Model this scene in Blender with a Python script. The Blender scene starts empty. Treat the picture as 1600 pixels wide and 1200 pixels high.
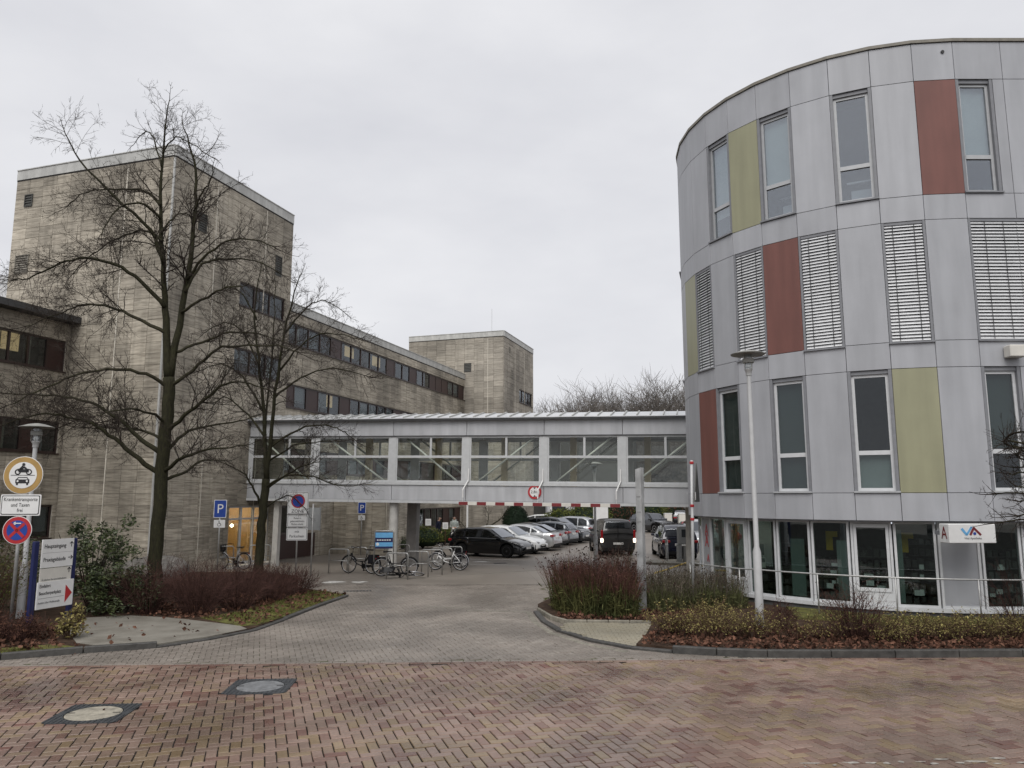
import bpy, math, random
from mathutils import Vector, Matrix
R = math.radians
sc = bpy.context.scene
C = sc.collection

# ---------------------------------------------------------------- camera
CAM = (0.0, 0.0, 3.0)
cd = bpy.data.cameras.new('camera'); cam = bpy.data.objects.new('camera', cd); C.objects.link(cam)
cam.location = CAM
cam.rotation_euler = (R(90 + 8.39), 0, 0)
cd.sensor_width = 36; cd.lens = 27; cd.clip_start = 0.1; cd.clip_end = 2000
sc.camera = cam

# ---------------------------------------------------------------- overcast sky, sun behind cloud
SUN_EL, SUN_AZ = 50, 192           # azimuth the light comes from, clockwise from +Y
w = bpy.data.worlds.new('World'); sc.world = w; w.use_nodes = True
nt = w.node_tree; nt.nodes.clear()
def wn(t, **k):
    n = nt.nodes.new(t)
    for a, b in k.items(): setattr(n, a, b)
    return n
out = wn('ShaderNodeOutputWorld'); bg = wn('ShaderNodeBackground')
sky = wn('ShaderNodeTexSky', sky_type='NISHITA', sun_disc=False, sun_elevation=R(SUN_EL), sun_rotation=R(SUN_AZ), dust_density=4.0, air_density=1.0)
tc = wn('ShaderNodeTexCoord'); mp = wn('ShaderNodeMapping'); mp.inputs['Scale'].default_value = (1.3, 1.3, 3.2)
no = wn('ShaderNodeTexNoise'); no.inputs['Scale'].default_value = 1.5; no.inputs['Detail'].default_value = 5; no.inputs['Roughness'].default_value = .55
rp = wn('ShaderNodeValToRGB')
rp.color_ramp.elements[0].position = .3; rp.color_ramp.elements[0].color = (6.55, 6.6, 6.98, 1)
rp.color_ramp.elements[1].position = .72; rp.color_ramp.elements[1].color = (8.3, 8.3, 8.5, 1)
mx = wn('ShaderNodeMixRGB'); mx.inputs[0].default_value = .93
nt.links.new(tc.outputs['Generated'], mp.inputs[0]); nt.links.new(mp.outputs[0], no.inputs['Vector'])
nt.links.new(no.outputs['Fac'], rp.inputs[0]); nt.links.new(sky.outputs[0], mx.inputs[1]); nt.links.new(rp.outputs[0], mx.inputs[2])
nt.links.new(mx.outputs[0], bg.inputs[0]); bg.inputs[1].default_value = .1; nt.links.new(bg.outputs[0], out.inputs[0])
sl = bpy.data.lights.new('sun', 'SUN'); sun = bpy.data.objects.new('sun', sl); C.objects.link(sun)
sl.energy = 1.9; sl.angle = R(42); sl.color = (1, .975, .94)
sd = Vector((math.sin(R(SUN_AZ)) * math.cos(R(SUN_EL)), math.cos(R(SUN_AZ)) * math.cos(R(SUN_EL)), math.sin(R(SUN_EL))))
sun.rotation_euler = (-sd).to_track_quat('-Z', 'Y').to_euler()
vs = sc.view_settings; vs.view_transform = 'Standard'; vs.look = 'None'; vs.exposure = .12; vs.gamma = 1; vs.use_curve_mapping = False
sc.cycles.max_bounces = 7; sc.cycles.diffuse_bounces = 3; sc.cycles.glossy_bounces = 3; sc.cycles.transparent_max_bounces = 24; sc.cycles.transmission_bounces = 4
sc.cycles.caustics_reflective = False; sc.cycles.caustics_refractive = False

# ---------------------------------------------------------------- helpers
def lin(h):
    h = h.lstrip('#'); v = [int(h[i:i+2], 16) / 255 for i in (0, 2, 4)]
    return tuple(c / 12.92 if c <= .04045 else ((c + .055) / 1.055) ** 2.4 for c in v)

class MB:
    """collects geometry for ONE mesh"""
    def __init__(s): s.v = []; s.f = []; s.r = []; s.M = None
    def add(s, vs, fs, r=.5):
        n = len(s.v)
        if s.M is not None: vs = [tuple(s.M @ Vector(p)) for p in vs]
        s.v += [tuple(p) for p in vs]
        s.f += [tuple(i + n for i in f) for f in fs]; s.r += [r] * len(fs)
        return s
    def box(s, x0, x1, y0, y1, z0, z1, r=.5):
        return s.add([(x0,y0,z0),(x1,y0,z0),(x1,y1,z0),(x0,y1,z0),(x0,y0,z1),(x1,y0,z1),(x1,y1,z1),(x0,y1,z1)],
                     [(0,3,2,1),(4,5,6,7),(0,1,5,4),(1,2,6,5),(2,3,7,6),(3,0,4,7)], r)
    def bbox(s, x0, x1, y0, y1, z0, z1, b=.01, r=.5):
        """box with chamfered upper and lower rims and vertical edges"""
        def ring(i, z): return [(x0+i,y0+b,z),(x0+b,y0+i,z),(x1-b,y0+i,z),(x1-i,y0+b,z),(x1-i,y1-b,z),(x1-b,y1-i,z),(x0+b,y1-i,z),(x0+i,y1-b,z)]
        def cap(z): return [(x0+b*1.02,y0+b*1.6,z),(x0+b*1.6,y0+b*1.02,z),(x1-b*1.6,y0+b*1.02,z),(x1-b*1.02,y0+b*1.6,z),(x1-b*1.02,y1-b*1.6,z),(x1-b*1.6,y1-b*1.02,z),(x0+b*1.6,y1-b*1.02,z),(x0+b*1.02,y1-b*1.6,z)]
        v = cap(z0) + ring(0, z0 + b) + ring(0, z1 - b) + cap(z1); f = []
        for k in range(3):
            for i in range(8): f.append((k*8+i, k*8+(i+1) % 8, k*8+8+(i+1) % 8, k*8+8+i))
        f.append(tuple(range(7, -1, -1))); f.append(tuple(range(24, 32)))
        return s.add(v, f, r)
    def tube(s, pts, rad, n=6, r=.5, caps=True, closed=False):
        pts = [Vector(p) for p in pts]; m = len(pts)
        if not hasattr(rad, '__len__'): rad = [rad] * m
        vs = []; ref = None
        for i, p in enumerate(pts):
            if closed: t = pts[(i+1) % m] - pts[i-1]
            else: t = pts[min(i+1, m-1)] - pts[max(i-1, 0)]
            if t.length < 1e-9: t = Vector((0,0,1))
            t.normalize()
            if ref is None:
                ref = Vector((0,0,1)) if abs(t.z) < .9 else Vector((1,0,0))
                ref = (ref - t * ref.dot(t)).normalized()
            else:
                q = ref - t * ref.dot(t)
                ref = q.normalized() if q.length > 1e-6 else t.orthogonal().normalized()
            b = t.cross(ref)
            for k in range(n):
                a = 2 * math.pi * k / n
                vs.append(p + (ref * math.cos(a) + b * math.sin(a)) * rad[i])
        fs = []
        for i in range(m if closed else m - 1):
            j = (i + 1) % m
            for k in range(n):
                fs.append((i*n+k, i*n+(k+1) % n, j*n+(k+1) % n, j*n+k))
        if caps and not closed: fs.append(tuple(range(n-1, -1, -1))); fs.append(tuple((m-1)*n+k for k in range(n)))
        return s.add(vs, fs, r)
    def lathe(s, prof, n=16, M=None, r=.5):
        vs = []; fs = []
        for (rr, z) in prof:
            for k in range(n):
                a = 2 * math.pi * k / n; vs.append(Vector((rr*math.cos(a), rr*math.sin(a), z)))
        for i in range(len(prof) - 1):
            for k in range(n): fs.append((i*n+k, i*n+(k+1) % n, (i+1)*n+(k+1) % n, (i+1)*n+k))
        fs.append(tuple(range(n-1, -1, -1))); fs.append(tuple((len(prof)-1)*n+k for k in range(n)))
        if M is not None: vs = [M @ p for p in vs]
        return s.add(vs, fs, r)
    def prism(s, poly, z0, z1, M=None, r=.5):
        n = len(poly); vs = [Vector((x, y, z0)) for x, y in poly] + [Vector((x, y, z1)) for x, y in poly]
        if M is not None: vs = [M @ p for p in vs]
        return s.add(vs, [tuple(range(n-1,-1,-1)), tuple(range(n, 2*n))] + [(i,(i+1)%n,(i+1)%n+n,i+n) for i in range(n)], r)
    def mesh(s, name, mat, smooth=False):
        me = bpy.data.meshes.new(name); me.from_pydata(s.v, [], s.f)
        a = me.attributes.new('rnd', 'FLOAT', 'FACE'); a.data.foreach_set('value', s.r)
        if smooth: me.polygons.foreach_set('use_smooth', [True] * len(me.polygons))
        if isinstance(mat, str): mat = MT[mat]
        me.materials.append(mat); me.update(); return me
    def build(s, name, mat, parent=None, smooth=False, loc=None, kind=None, label=None, cat=None, group=None, sharp=None):
        me = s.mesh(name, mat, smooth)
        if smooth and sharp: me.set_sharp_from_angle(angle=R(sharp))
        return link(name, me, parent, loc, None, kind, label, cat, group)

def link(name, me, parent=None, loc=None, rot=None, kind=None, label=None, cat=None, group=None):
    o = bpy.data.objects.new(name, me); C.objects.link(o)
    if parent is not None: o.parent = parent
    if loc is not None: o.location = loc
    if rot is not None: o.rotation_euler = rot
    if kind: o['kind'] = kind
    if label: o['label'] = label
    if cat: o['category'] = cat
    if group: o['group'] = group
    return o
def thing(name, label, cat, loc=(0,0,0), rz=0, group=None, rot=None):
    return link(name, None, None, loc, rot if rot else (0, 0, rz), None, label, cat, group)
def copy_tree(o, parent=None):
    c = o.copy(); C.objects.link(c); c.parent = parent
    for ch in list(o.children): copy_tree(ch, c)
    return c
def text(parent, body, size, loc, rot, mat, name='lettering', align='CENTER', sx=1.0, ext=.002):
    cu = bpy.data.curves.new(name, 'FONT'); cu.body = body; cu.size = size; cu.align_x = align; cu.align_y = 'CENTER'; cu.extrude = ext; cu.resolution_u = 3
    t = bpy.data.objects.new(name, cu); C.objects.link(t)
    dg = bpy.context.evaluated_depsgraph_get(); me = bpy.data.meshes.new_from_object(t.evaluated_get(dg))
    bpy.data.objects.remove(t); bpy.data.curves.remove(cu)
    me.materials.clear(); me.materials.append(MT[mat])
    o = link(name, me, parent, loc, rot); o.scale = (sx, 1, 1); return o

# ---------------------------------------------------------------- materials
MT = {}
def mat(name, col, rough=.6, metal=0., var=.12, scale=6., bump=0., bscale=60., rnd=0., col2=None, spec=.5, coat=0., stretch=None, streak=0., trans=0.):
    m = bpy.data.materials.new(name); m.use_nodes = True; t = m.node_tree; L = t.links.new
    b = t.nodes['Principled BSDF']
    def nd(ty): return t.nodes.new(ty)
    g = nd('ShaderNodeNewGeometry'); vec = g.outputs['Position']
    at = nd('ShaderNodeAttribute'); at.attribute_name = 'rnd'
    if stretch:
        mp = nd('ShaderNodeMapping'); mp.inputs['Scale'].default_value = stretch; L(vec, mp.inputs[0]); vec = mp.outputs[0]
    n1 = nd('ShaderNodeTexNoise'); n1.inputs['Scale'].default_value = scale; n1.inputs['Detail'].default_value = 6; n1.inputs['Roughness'].default_value = .6
    L(vec, n1.inputs['Vector'])
    rp = nd('ShaderNodeValToRGB'); c2 = col2 if col2 else tuple(min(1, x * (1 + var)) for x in col); c1 = col if col2 else tuple(x * (1 - var) for x in col)
    rp.color_ramp.elements[0].position = .32; rp.color_ramp.elements[1].position = .68
    rp.color_ramp.elements[0].color = (*c1, 1); rp.color_ramp.elements[1].color = (*c2, 1)
    L(n1.outputs['Fac'], rp.inputs[0]); colout = rp.outputs[0]
    if rnd:
        mr = nd('ShaderNodeMapRange'); mr.inputs[3].default_value = 1 - rnd; mr.inputs[4].default_value = 1 + rnd
        L(at.outputs['Fac'], mr.inputs[0]); mm = nd('ShaderNodeVectorMath'); mm.operation = 'SCALE'
        L(colout, mm.inputs[0]); L(mr.outputs[0], mm.inputs['Scale']); colout = mm.outputs[0]
    if streak:   # rain streaks running down
        sm = nd('ShaderNodeMapping'); sm.inputs['Scale'].default_value = (2.0, 2.0, .22); L(g.outputs['Position'], sm.inputs[0])
        sn = nd('ShaderNodeTexNoise'); sn.inputs['Scale'].default_value = 1.5; sn.inputs['Detail'].default_value = 4; L(sm.outputs[0], sn.inputs['Vector'])
        sr = nd('ShaderNodeMapRange'); sr.inputs[1].default_value = .35; sr.inputs[2].default_value = .7; sr.inputs[3].default_value = 1 - streak; sr.inputs[4].default_value = 1 + streak * .5
        L(sn.outputs['Fac'], sr.inputs[0]); m2 = nd('ShaderNodeVectorMath'); m2.operation = 'SCALE'; L(colout, m2.inputs[0]); L(sr.outputs[0], m2.inputs['Scale']); colout = m2.outputs[0]
    L(colout, b.inputs['Base Color'])
    rr = nd('ShaderNodeMapRange'); rr.inputs[3].default_value = max(.02, rough * .8); rr.inputs[4].default_value = min(1, rough * 1.2); L(n1.outputs['Fac'], rr.inputs[0]); L(rr.outputs[0], b.inputs['Roughness'])
    b.inputs['Metallic'].default_value = metal; b.inputs['Specular IOR Level'].default_value = .1 if name in LOWSPEC else spec; b.inputs['Coat Weight'].default_value = coat
    if coat: b.inputs['Coat Roughness'].default_value = .04
    if bump:
        n2 = nd('ShaderNodeTexNoise'); n2.inputs['Scale'].default_value = bscale; n2.inputs['Detail'].default_value = 4; L(vec, n2.inputs['Vector'])
        bp = nd('ShaderNodeBump'); bp.inputs['Strength'].default_value = bump; bp.inputs['Distance'].default_value = .01; L(n2.outputs['Fac'], bp.inputs['Height']); L(bp.outputs[0], b.inputs['Normal'])
    MT[name] = m; return m
LOWSPEC = ('bark', 'bark_green', 'twig', 'twig_red', 'twig_brown', 'wood_far', 'leaf_dark', 'leaf_hedge', 'leaf_yellow', 'leaf_litter', 'grass', 'moss', 'soil', 'joint_sand', 'joint_grey', 'seed', 'cloth_black', 'cloth_navy', 'cloth_sage', 'interior_dark', 'interior_mid', 'dark_edge', 'tyre', 'stem_green', 'stem_red', 'stem_grey', 'stem_olive', 'earth', 'plastic')
def emit(name, col, s):
    m = bpy.data.materials.new(name); m.use_nodes = True; b = m.node_tree.nodes['Principled BSDF']
    b.inputs['Base Color'].default_value = (*col, 1); b.inputs['Emission Color'].default_value = (*col, 1); b.inputs['Emission Strength'].default_value = s; MT[name] = m
def glass(name, tint, refl=1.0, rough=.01, base=.04):
    m = bpy.data.materials.new(name); m.use_nodes = True; t = m.node_tree; L = t.links.new; t.nodes.clear()
    o = t.nodes.new('ShaderNodeOutputMaterial'); a = t.nodes.new('ShaderNodeBsdfTransparent'); g = t.nodes.new('ShaderNodeBsdfGlossy'); x = t.nodes.new('ShaderNodeMixShader')
    a.inputs[0].default_value = (*tint, 1); g.inputs[0].default_value = (.92, .95, 1, 1); g.inputs['Roughness'].default_value = rough
    f = t.nodes.new('ShaderNodeFresnel'); bk = t.nodes.new('ShaderNodeNewGeometry'); io = t.nodes.new('ShaderNodeMapRange'); io.inputs[3].default_value = 1.5; io.inputs[4].default_value = 1 / 1.5
    L(bk.outputs['Backfacing'], io.inputs[0]); L(io.outputs[0], f.inputs[0])    # the pane is a thin box: same reflectance entering and leaving
    q = t.nodes.new('ShaderNodeMath'); q.operation = 'MULTIPLY_ADD'; q.inputs[1].default_value = refl; q.inputs[2].default_value = base; q.use_clamp = True
    # slightly wavy panes
    ge = t.nodes.new('ShaderNodeNewGeometry'); n = t.nodes.new('ShaderNodeTexNoise'); n.inputs['Scale'].default_value = .8; bp = t.nodes.new('ShaderNodeBump'); bp.inputs['Strength'].default_value = .05; bp.inputs['Distance'].default_value = .05
    L(ge.outputs['Position'], n.inputs['Vector']); L(n.outputs['Fac'], bp.inputs['Height']); L(bp.outputs[0], g.inputs['Normal'])
    L(f.outputs[0], q.inputs[0]); L(q.outputs[0], x.inputs[0]); L(a.outputs[0], x.inputs[1]); L(g.outputs[0], x.inputs[2]); L(x.outputs[0], o.inputs[0]); MT[name] = m
def stone(name, light, dark, dirt=.5, sc_=1.0):
    """horizontally veined travertine slabs, grimy"""
    m = bpy.data.materials.new(name); m.use_nodes = True; t = m.node_tree; L = t.links.new; b = t.nodes['Principled BSDF']
    nd = t.nodes.new
    g = nd('ShaderNodeNewGeometry'); at = nd('ShaderNodeAttribute'); at.attribute_name = 'rnd'
    cb = nd('ShaderNodeCombineXYZ'); k = nd('ShaderNodeMath'); k.operation = 'MULTIPLY'; k.inputs[1].default_value = 37; L(at.outputs['Fac'], k.inputs[0]); L(k.outputs[0], cb.inputs[2]); L(k.outputs[0], cb.inputs[0])
    ad = nd('ShaderNodeVectorMath'); ad.operation = 'ADD'; L(g.outputs['Position'], ad.inputs[0]); L(cb.outputs[0], ad.inputs[1])
    mp = nd('ShaderNodeMapping'); mp.inputs['Scale'].default_value = (.9*sc_, .9*sc_, 11*sc_); L(ad.outputs[0], mp.inputs[0])
    n1 = nd('ShaderNodeTexNoise'); n1.inputs['Scale'].default_value = 1.2; n1.inputs['Detail'].default_value = 8; n1.inputs['Roughness'].default_value = .68; n1.inputs['Distortion'].default_value = .6; L(mp.outputs[0], n1.inputs['Vector'])
    rp = nd('ShaderNodeValToRGB'); e = rp.color_ramp.elements; e[0].position = .33; e[0].color = (*dark, 1); e[1].position = .62; e[1].color = (*light, 1); L(n1.outputs['Fac'], rp.inputs[0])
    mr = nd('ShaderNodeMapRange'); mr.inputs[3].default_value = .74; mr.inputs[4].default_value = 1.18; L(at.outputs['Fac'], mr.inputs[0])
    # soot blotches: big patches, stronger high up on the wall where the parapet drips
    n2 = nd('ShaderNodeTexNoise'); n2.inputs['Scale'].default_value = .35; n2.inputs['Detail'].default_value = 5
    m3 = nd('ShaderNodeMapping'); m3.inputs['Scale'].default_value = (1, 1, .55); L(g.outputs['Position'], m3.inputs[0]); L(m3.outputs[0], n2.inputs['Vector'])
    d = nd('ShaderNodeMapRange'); d.inputs[1].default_value = .38; d.inputs[2].default_value = .66; d.inputs[3].default_value = 1.04; d.inputs[4].default_value = 1 - dirt; L(n2.outputs['Fac'], d.inputs[0])
    n4 = nd('ShaderNodeTexNoise'); n4.inputs['Scale'].default_value = 1.3; m4 = nd('ShaderNodeMapping'); m4.inputs['Scale'].default_value = (3.5, 3.5, .18); L(g.outputs['Position'], m4.inputs[0]); L(m4.outputs[0], n4.inputs['Vector'])
    d2 = nd('ShaderNodeMapRange'); d2.inputs[1].default_value = .5; d2.inputs[2].default_value = .72; d2.inputs[3].default_value = 1; d2.inputs[4].default_value = 1 - dirt * .45; L(n4.outputs['Fac'], d2.inputs[0])
    p1 = nd('ShaderNodeMath'); p1.operation = 'MULTIPLY'; L(d.outputs[0], p1.inputs[0]); L(d2.outputs[0], p1.inputs[1])
    p2 = nd('ShaderNodeMath'); p2.operation = 'MULTIPLY'; L(p1.outputs[0], p2.inputs[0]); L(mr.outputs[0], p2.inputs[1])
    s = nd('ShaderNodeVectorMath'); s.operation = 'SCALE'; L(rp.outputs[0], s.inputs[0]); L(p2.outputs[0], s.inputs['Scale']); L(s.outputs[0], b.inputs['Base Color'])
    b.inputs['Roughness'].default_value = .75; b.inputs['Specular IOR Level'].default_value = .3
    bp = nd('ShaderNodeBump'); bp.inputs['Strength'].default_value = .35; bp.inputs['Distance'].default_value = .01; L(n1.outputs['Fac'], bp.inputs['Height']); L(bp.outputs[0], b.inputs['Normal'])
    MT[name] = m
def paver(name, cols, wet=.35, big=.3, bigcol=None):
    """clay/concrete pavers: tone picked per piece by 'rnd', damp sheen that varies over metres"""
    m = bpy.data.materials.new(name); m.use_nodes = True; t = m.node_tree; L = t.links.new; b = t.nodes['Principled BSDF']; nd = t.nodes.new
    g = nd('ShaderNodeNewGeometry'); at = nd('ShaderNodeAttribute'); at.attribute_name = 'rnd'
    rp = nd('ShaderNodeValToRGB'); rp.color_ramp.interpolation = 'LINEAR'
    els = rp.color_ramp.elements
    while len(els) < len(cols): els.new(.5)
    for i, c in enumerate(cols): els[i].position = i / (len(cols) - 1); els[i].color = (*c, 1)
    n0 = nd('ShaderNodeTexNoise'); n0.inputs['Scale'].default_value = .38; n0.inputs['Detail'].default_value = 3; L(g.outputs['Position'], n0.inputs['Vector'])
    # neighbouring bricks come from the same batch: shift the tone by a metre-scale noise
    a = nd('ShaderNodeMath'); a.operation = 'MULTIPLY_ADD'; a.inputs[1].default_value = .9; L(at.outputs['Fac'], a.inputs[0])
    mr = nd('ShaderNodeMapRange'); mr.inputs[1].default_value = .3; mr.inputs[2].default_value = .7; mr.inputs[3].default_value = -.10; mr.inputs[4].default_value = .32; L(n0.outputs['Fac'], mr.inputs[0]); L(mr.outputs[0], a.inputs[2])
    L(a.outputs[0], rp.inputs[0])
    n1 = nd('ShaderNodeTexNoise'); n1.inputs['Scale'].default_value = 25; n1.inputs['Detail'].default_value = 6; L(g.outputs['Position'], n1.inputs['Vector'])
    m1 = nd('ShaderNodeMapRange'); m1.inputs[1].default_value = .3; m1.inputs[2].default_value = .7; m1.inputs[3].default_value = .84; m1.inputs[4].default_value = 1.13; L(n1.outputs['Fac'], m1.inputs[0])
    n2 = nd('ShaderNodeTexNoise'); n2.inputs['Scale'].default_value = .55; n2.inputs['Detail'].default_value = 4; m5 = nd('ShaderNodeMapping'); m5.inputs['Location'].default_value = (7, 3, 0); L(g.outputs['Position'], m5.inputs[0]); L(m5.outputs[0], n2.inputs['Vector'])
    m2 = nd('ShaderNodeMapRange'); m2.inputs[1].default_value = .35; m2.inputs[2].default_value = .65; m2.inputs[3].default_value = 1 - big; m2.inputs[4].default_value = 1 + big * .4; L(n2.outputs['Fac'], m2.inputs[0])
    p = nd('ShaderNodeMath'); p.operation = 'MULTIPLY'; L(m1.outputs[0], p.inputs[0]); L(m2.outputs[0], p.inputs[1])
    s = nd('ShaderNodeVectorMath'); s.operation = 'SCALE'; L(rp.outputs[0], s.inputs[0]); L(p.outputs[0], s.inputs['Scale']); L(s.outputs[0], b.inputs['Base Color'])
    r2 = nd('ShaderNodeMapRange'); r2.inputs[1].default_value = .3; r2.inputs[2].default_value = .7; r2.inputs[3].default_value = wet; r2.inputs[4].default_value = wet + .25; L(n2.outputs['Fac'], r2.inputs[0]); L(r2.outputs[0], b.inputs['Roughness'])
    bp = nd('ShaderNodeBump'); bp.inputs['Strength'].default_value = .3; bp.inputs['Distance'].default_value = .004; L(n1.outputs['Fac'], bp.inputs['Height']); L(bp.outputs[0], b.inputs['Normal'])
    MT[name] = m

paver('brick_red', [(.150,.067,.051), (.150,.082,.064), (.190,.118,.092), (.25,.175,.140), (.19,.130,.099), (.25,.182,.115), (.195,.136,.077)], wet=.17, big=.36)
paver('paver_grey', [(.178,.153,.129), (.228,.2,.172), (.208,.179,.153), (.258,.228,.197)], wet=.30, big=.30)
paver('paver_path', [(.25,.225,.17), (.29,.265,.20), (.27,.24,.175)], wet=.5, big=.2)
mat('joint_sand', (.024,.021,.018), .9, var=.4, scale=12)
mat('joint_grey', (.09,.082,.07), .9, var=.35, scale=3, col2=(.07,.085,.03))
mat('lot', (.212,.186,.160), .40, var=.2, scale=.45, bump=.25, bscale=35)
mat('earth', (.20,.185,.165), .9, var=.3, scale=.05)
mat('soil', (.052,.034,.024), .95, var=.5, scale=5, bump=.8, bscale=25)
mat('concrete', (.145,.132,.108), .8, var=.25, scale=1.6, bump=.6, bscale=40, col2=(.235,.22,.188))
mat('kerb', (.055,.053,.049), .55, var=.35, scale=6, bump=.4, bscale=60, rnd=.15)
mat('kerb_pale', (.20,.185,.15), .7, var=.3, scale=6, bump=.3, rnd=.15)
mat('moss', (.065,.055,.028), .95, var=.4, scale=4.5, bump=.8, bscale=60, col2=(.15,.155,.045))
mat('paint_white', (.50,.49,.46), .6, var=.3, scale=14); mat('paint_worn', (.33,.31,.28), .6, var=.35, scale=20)
stone('travertine', (.55,.50,.412), (.25,.22,.177), .48)
stone('travertine_far', (.44,.405,.345), (.25,.225,.19), .38)
mat('mortar', (.44,.41,.35), .9, var=.2, scale=4)
mat('sealant', (.62,.58,.50), .7, var=.2, scale=4)
mat('metal_cap', (.47,.47,.45), .5, metal=.1, var=.12, scale=3, streak=.15)
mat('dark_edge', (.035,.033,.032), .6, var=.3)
mat('brown_frame', (.030,.016,.014), .4, var=.2, scale=5)
mat('brown_panel', (.036,.015,.013), .45, var=.2, scale=5)
mat('interior_dark', (.05,.05,.052), .9)
mat('interior_mid', (.14,.135,.125), .9)
mat('curtain', (.50,.46,.36), .9, var=.2, scale=8, stretch=(9,9,.6))
mat('curtain_grey', (.36,.37,.37), .9, var=.2, scale=8, stretch=(9,9,.6))
mat('vent', (.20,.185,.155), .6, var=.2)
mat('vent_dark', (.05,.05,.045), .6, var=.2)
mat('alu_panel', (.375,.383,.405), .5, metal=.05, var=.05, scale=.9, streak=.10, rnd=.05)
mat('red_panel', (.175,.07,.056), .45, var=.06, scale=1.0, streak=.16)
mat('green_panel', (.30,.295,.19), .45, var=.05, scale=1.0, streak=.10)
mat('alu_frame', (.43,.44,.45), .4, metal=.1, var=.06)
mat('white_frame', (.58,.59,.60), .4, var=.06)
mat('reveal', (.20,.205,.22), .5, var=.1)
mat('slat', (.85,.86,.87), .35, metal=.25, var=.05)
mat('roller', (.10,.13,.12), .9, var=.06, scale=3)
mat('roller_pale', (.50,.55,.52), .9, var=.06, scale=3)
mat('plinth', (.12,.125,.12), .8, var=.25, scale=3)
mat('bridge_panel', (.45,.458,.475), .45, metal=.1, var=.07, scale=1.0, streak=.14, rnd=.05)
mat('bridge_frame', (.50,.51,.515), .45, var=.07)
mat('bridge_steel', (.52,.54,.50), .5, var=.08)
mat('cream_post', (.45,.38,.25), .7, var=.1)
mat('zinc_roof', (.62,.63,.64), .35, metal=.35, var=.12, scale=2)
mat('gutter', (.045,.045,.047), .5, var=.25)
mat('concrete_col', (.50,.49,.46), .7, var=.12, scale=4)
mat('concrete_dark', (.21,.20,.19), .7, var=.15, scale=4)
mat('white_paint', (.72,.72,.71), .4, var=.04)
mat('offwhite', (.62,.60,.55), .5, var=.06)
mat('black', (.012,.012,.013), .5, var=.2)
mat('text_black', (.015,.015,.017), .6, var=.05)
mat('text_grey', (.22,.22,.22), .6, var=.05)
mat('sign_red', (.42,.025,.03), .35, var=.08)
mat('red_dark', (.17,.016,.02), .5, var=.1)
mat('sign_blue', (.015,.055,.30), .35, var=.08)
mat('sign_lblue', (.13,.38,.66), .4, var=.06)
mat('sign_orange', (.40,.25,.08), .5, var=.12, scale=5)
mat('navy', (.009,.014,.075), .35, var=.1)
mat('zinc', (.40,.40,.39), .4, metal=.5, var=.15, scale=10)
mat('steel', (.33,.33,.32), .35, metal=.7, var=.12, scale=12)
mat('lamp_grey', (.47,.475,.475), .4, metal=.15, var=.06)
mat('lamp_hood', (.30,.30,.28), .6, var=.2, scale=6)
mat('grey_box', (.30,.31,.31), .5, var=.08)
mat('pylon', (.33,.335,.335), .5, var=.25, scale=3, streak=.25)
mat('pylon_dark', (.25,.25,.25), .5, var=.2, scale=3, streak=.2)
mat('cast_iron', (.055,.06,.065), .5, metal=.3, var=.35, scale=14, bump=.4)
mat('cover_concrete', (.30,.275,.22), .7, var=.35, scale=7, bump=.5)
mat('cover_grey', (.16,.165,.17), .6, var=.3, scale=9, bump=.4)
mat('bark', (.020,.018,.013), .95, var=.45, scale=9, bump=1., bscale=30, stretch=(3,3,.7), col2=(.042,.041,.022))
mat('bark_green', (.026,.023,.017), .95, var=.4, scale=5, bump=.8, col2=(.048,.046,.026))
mat('twig', (.036,.029,.024), .8, var=.3)
mat('twig_red', (.058,.031,.026), .85, var=.4, scale=1.5, rnd=.45)
mat('twig_brown', (.075,.046,.032), .85, var=.3, rnd=.35)
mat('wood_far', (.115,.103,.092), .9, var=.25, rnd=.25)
mat('leaf_evergreen', (.026,.042,.015), .5, var=.45, scale=3, rnd=.55, col2=(.075,.092,.03))
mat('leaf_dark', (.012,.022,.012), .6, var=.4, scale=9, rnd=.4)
mat('leaf_hedge', (.055,.075,.02), .6, var=.4, scale=3, rnd=.45, col2=(.13,.14,.035))
mat('leaf_yellow', (.11,.085,.03), .7, var=.4, scale=4, rnd=.6, col2=(.34,.30,.12))
mat('leaf_litter', (.055,.026,.019), .85, var=.5, scale=5, rnd=.75, col2=(.15,.078,.052))
mat('grass', (.085,.095,.028), .8, var=.4, scale=2.5, rnd=.5, col2=(.17,.17,.055))
mat('seed', (.035,.022,.018), .9, var=.3)
mat('rock', (.16,.15,.135), .9, var=.4, scale=4, bump=.8, bscale=12)
mat('tyre', (.013,.013,.013), .8, var=.2)
mat('rim', (.40,.40,.41), .3, metal=.7, var=.1)
mat('rim_dark', (.06,.06,.065), .35, metal=.5, var=.1)
mat('plastic', (.02,.02,.021), .55, var=.15)
mat('plate', (.62,.62,.60), .4, var=.08)
mat('tail_red', (.30,.012,.016), .15, var=.1, coat=.5)
mat('skin', (.45,.28,.21), .6, var=.06)
mat('hair', (.02,.014,.01), .6, var=.2)
mat('cloth_black', (.012,.012,.015), .85, var=.25)
mat('cloth_navy', (.014,.016,.03), .85, var=.2)
mat('cloth_sage', (.20,.23,.21), .85, var=.35, scale=11, col2=(.38,.40,.38))
mat('cloth_pale', (.55,.53,.50), .85, var=.15)
mat('shoe_white', (.7,.7,.68), .6)
mat('house_white', (.62,.63,.64), .8, var=.06, scale=.6)
mat('house_roof', (.10,.09,.09), .7, var=.2)
mat('window_far', (.05,.055,.06), .15, var=.1)
mat('teal_screen', (.20,.25,.235), .8, var=.05)
mat('shelf', (.20,.195,.18), .6, var=.15, rnd=.6)
mat('yellow_sign', (.62,.42,.03), .6, var=.05)
mat('warm_wall', (.42,.28,.13), .8, var=.10, scale=3)
mat('terracotta', (.36,.10,.05), .8, var=.2)
mat('fur_grey', (.3,.3,.29), .8)
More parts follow.
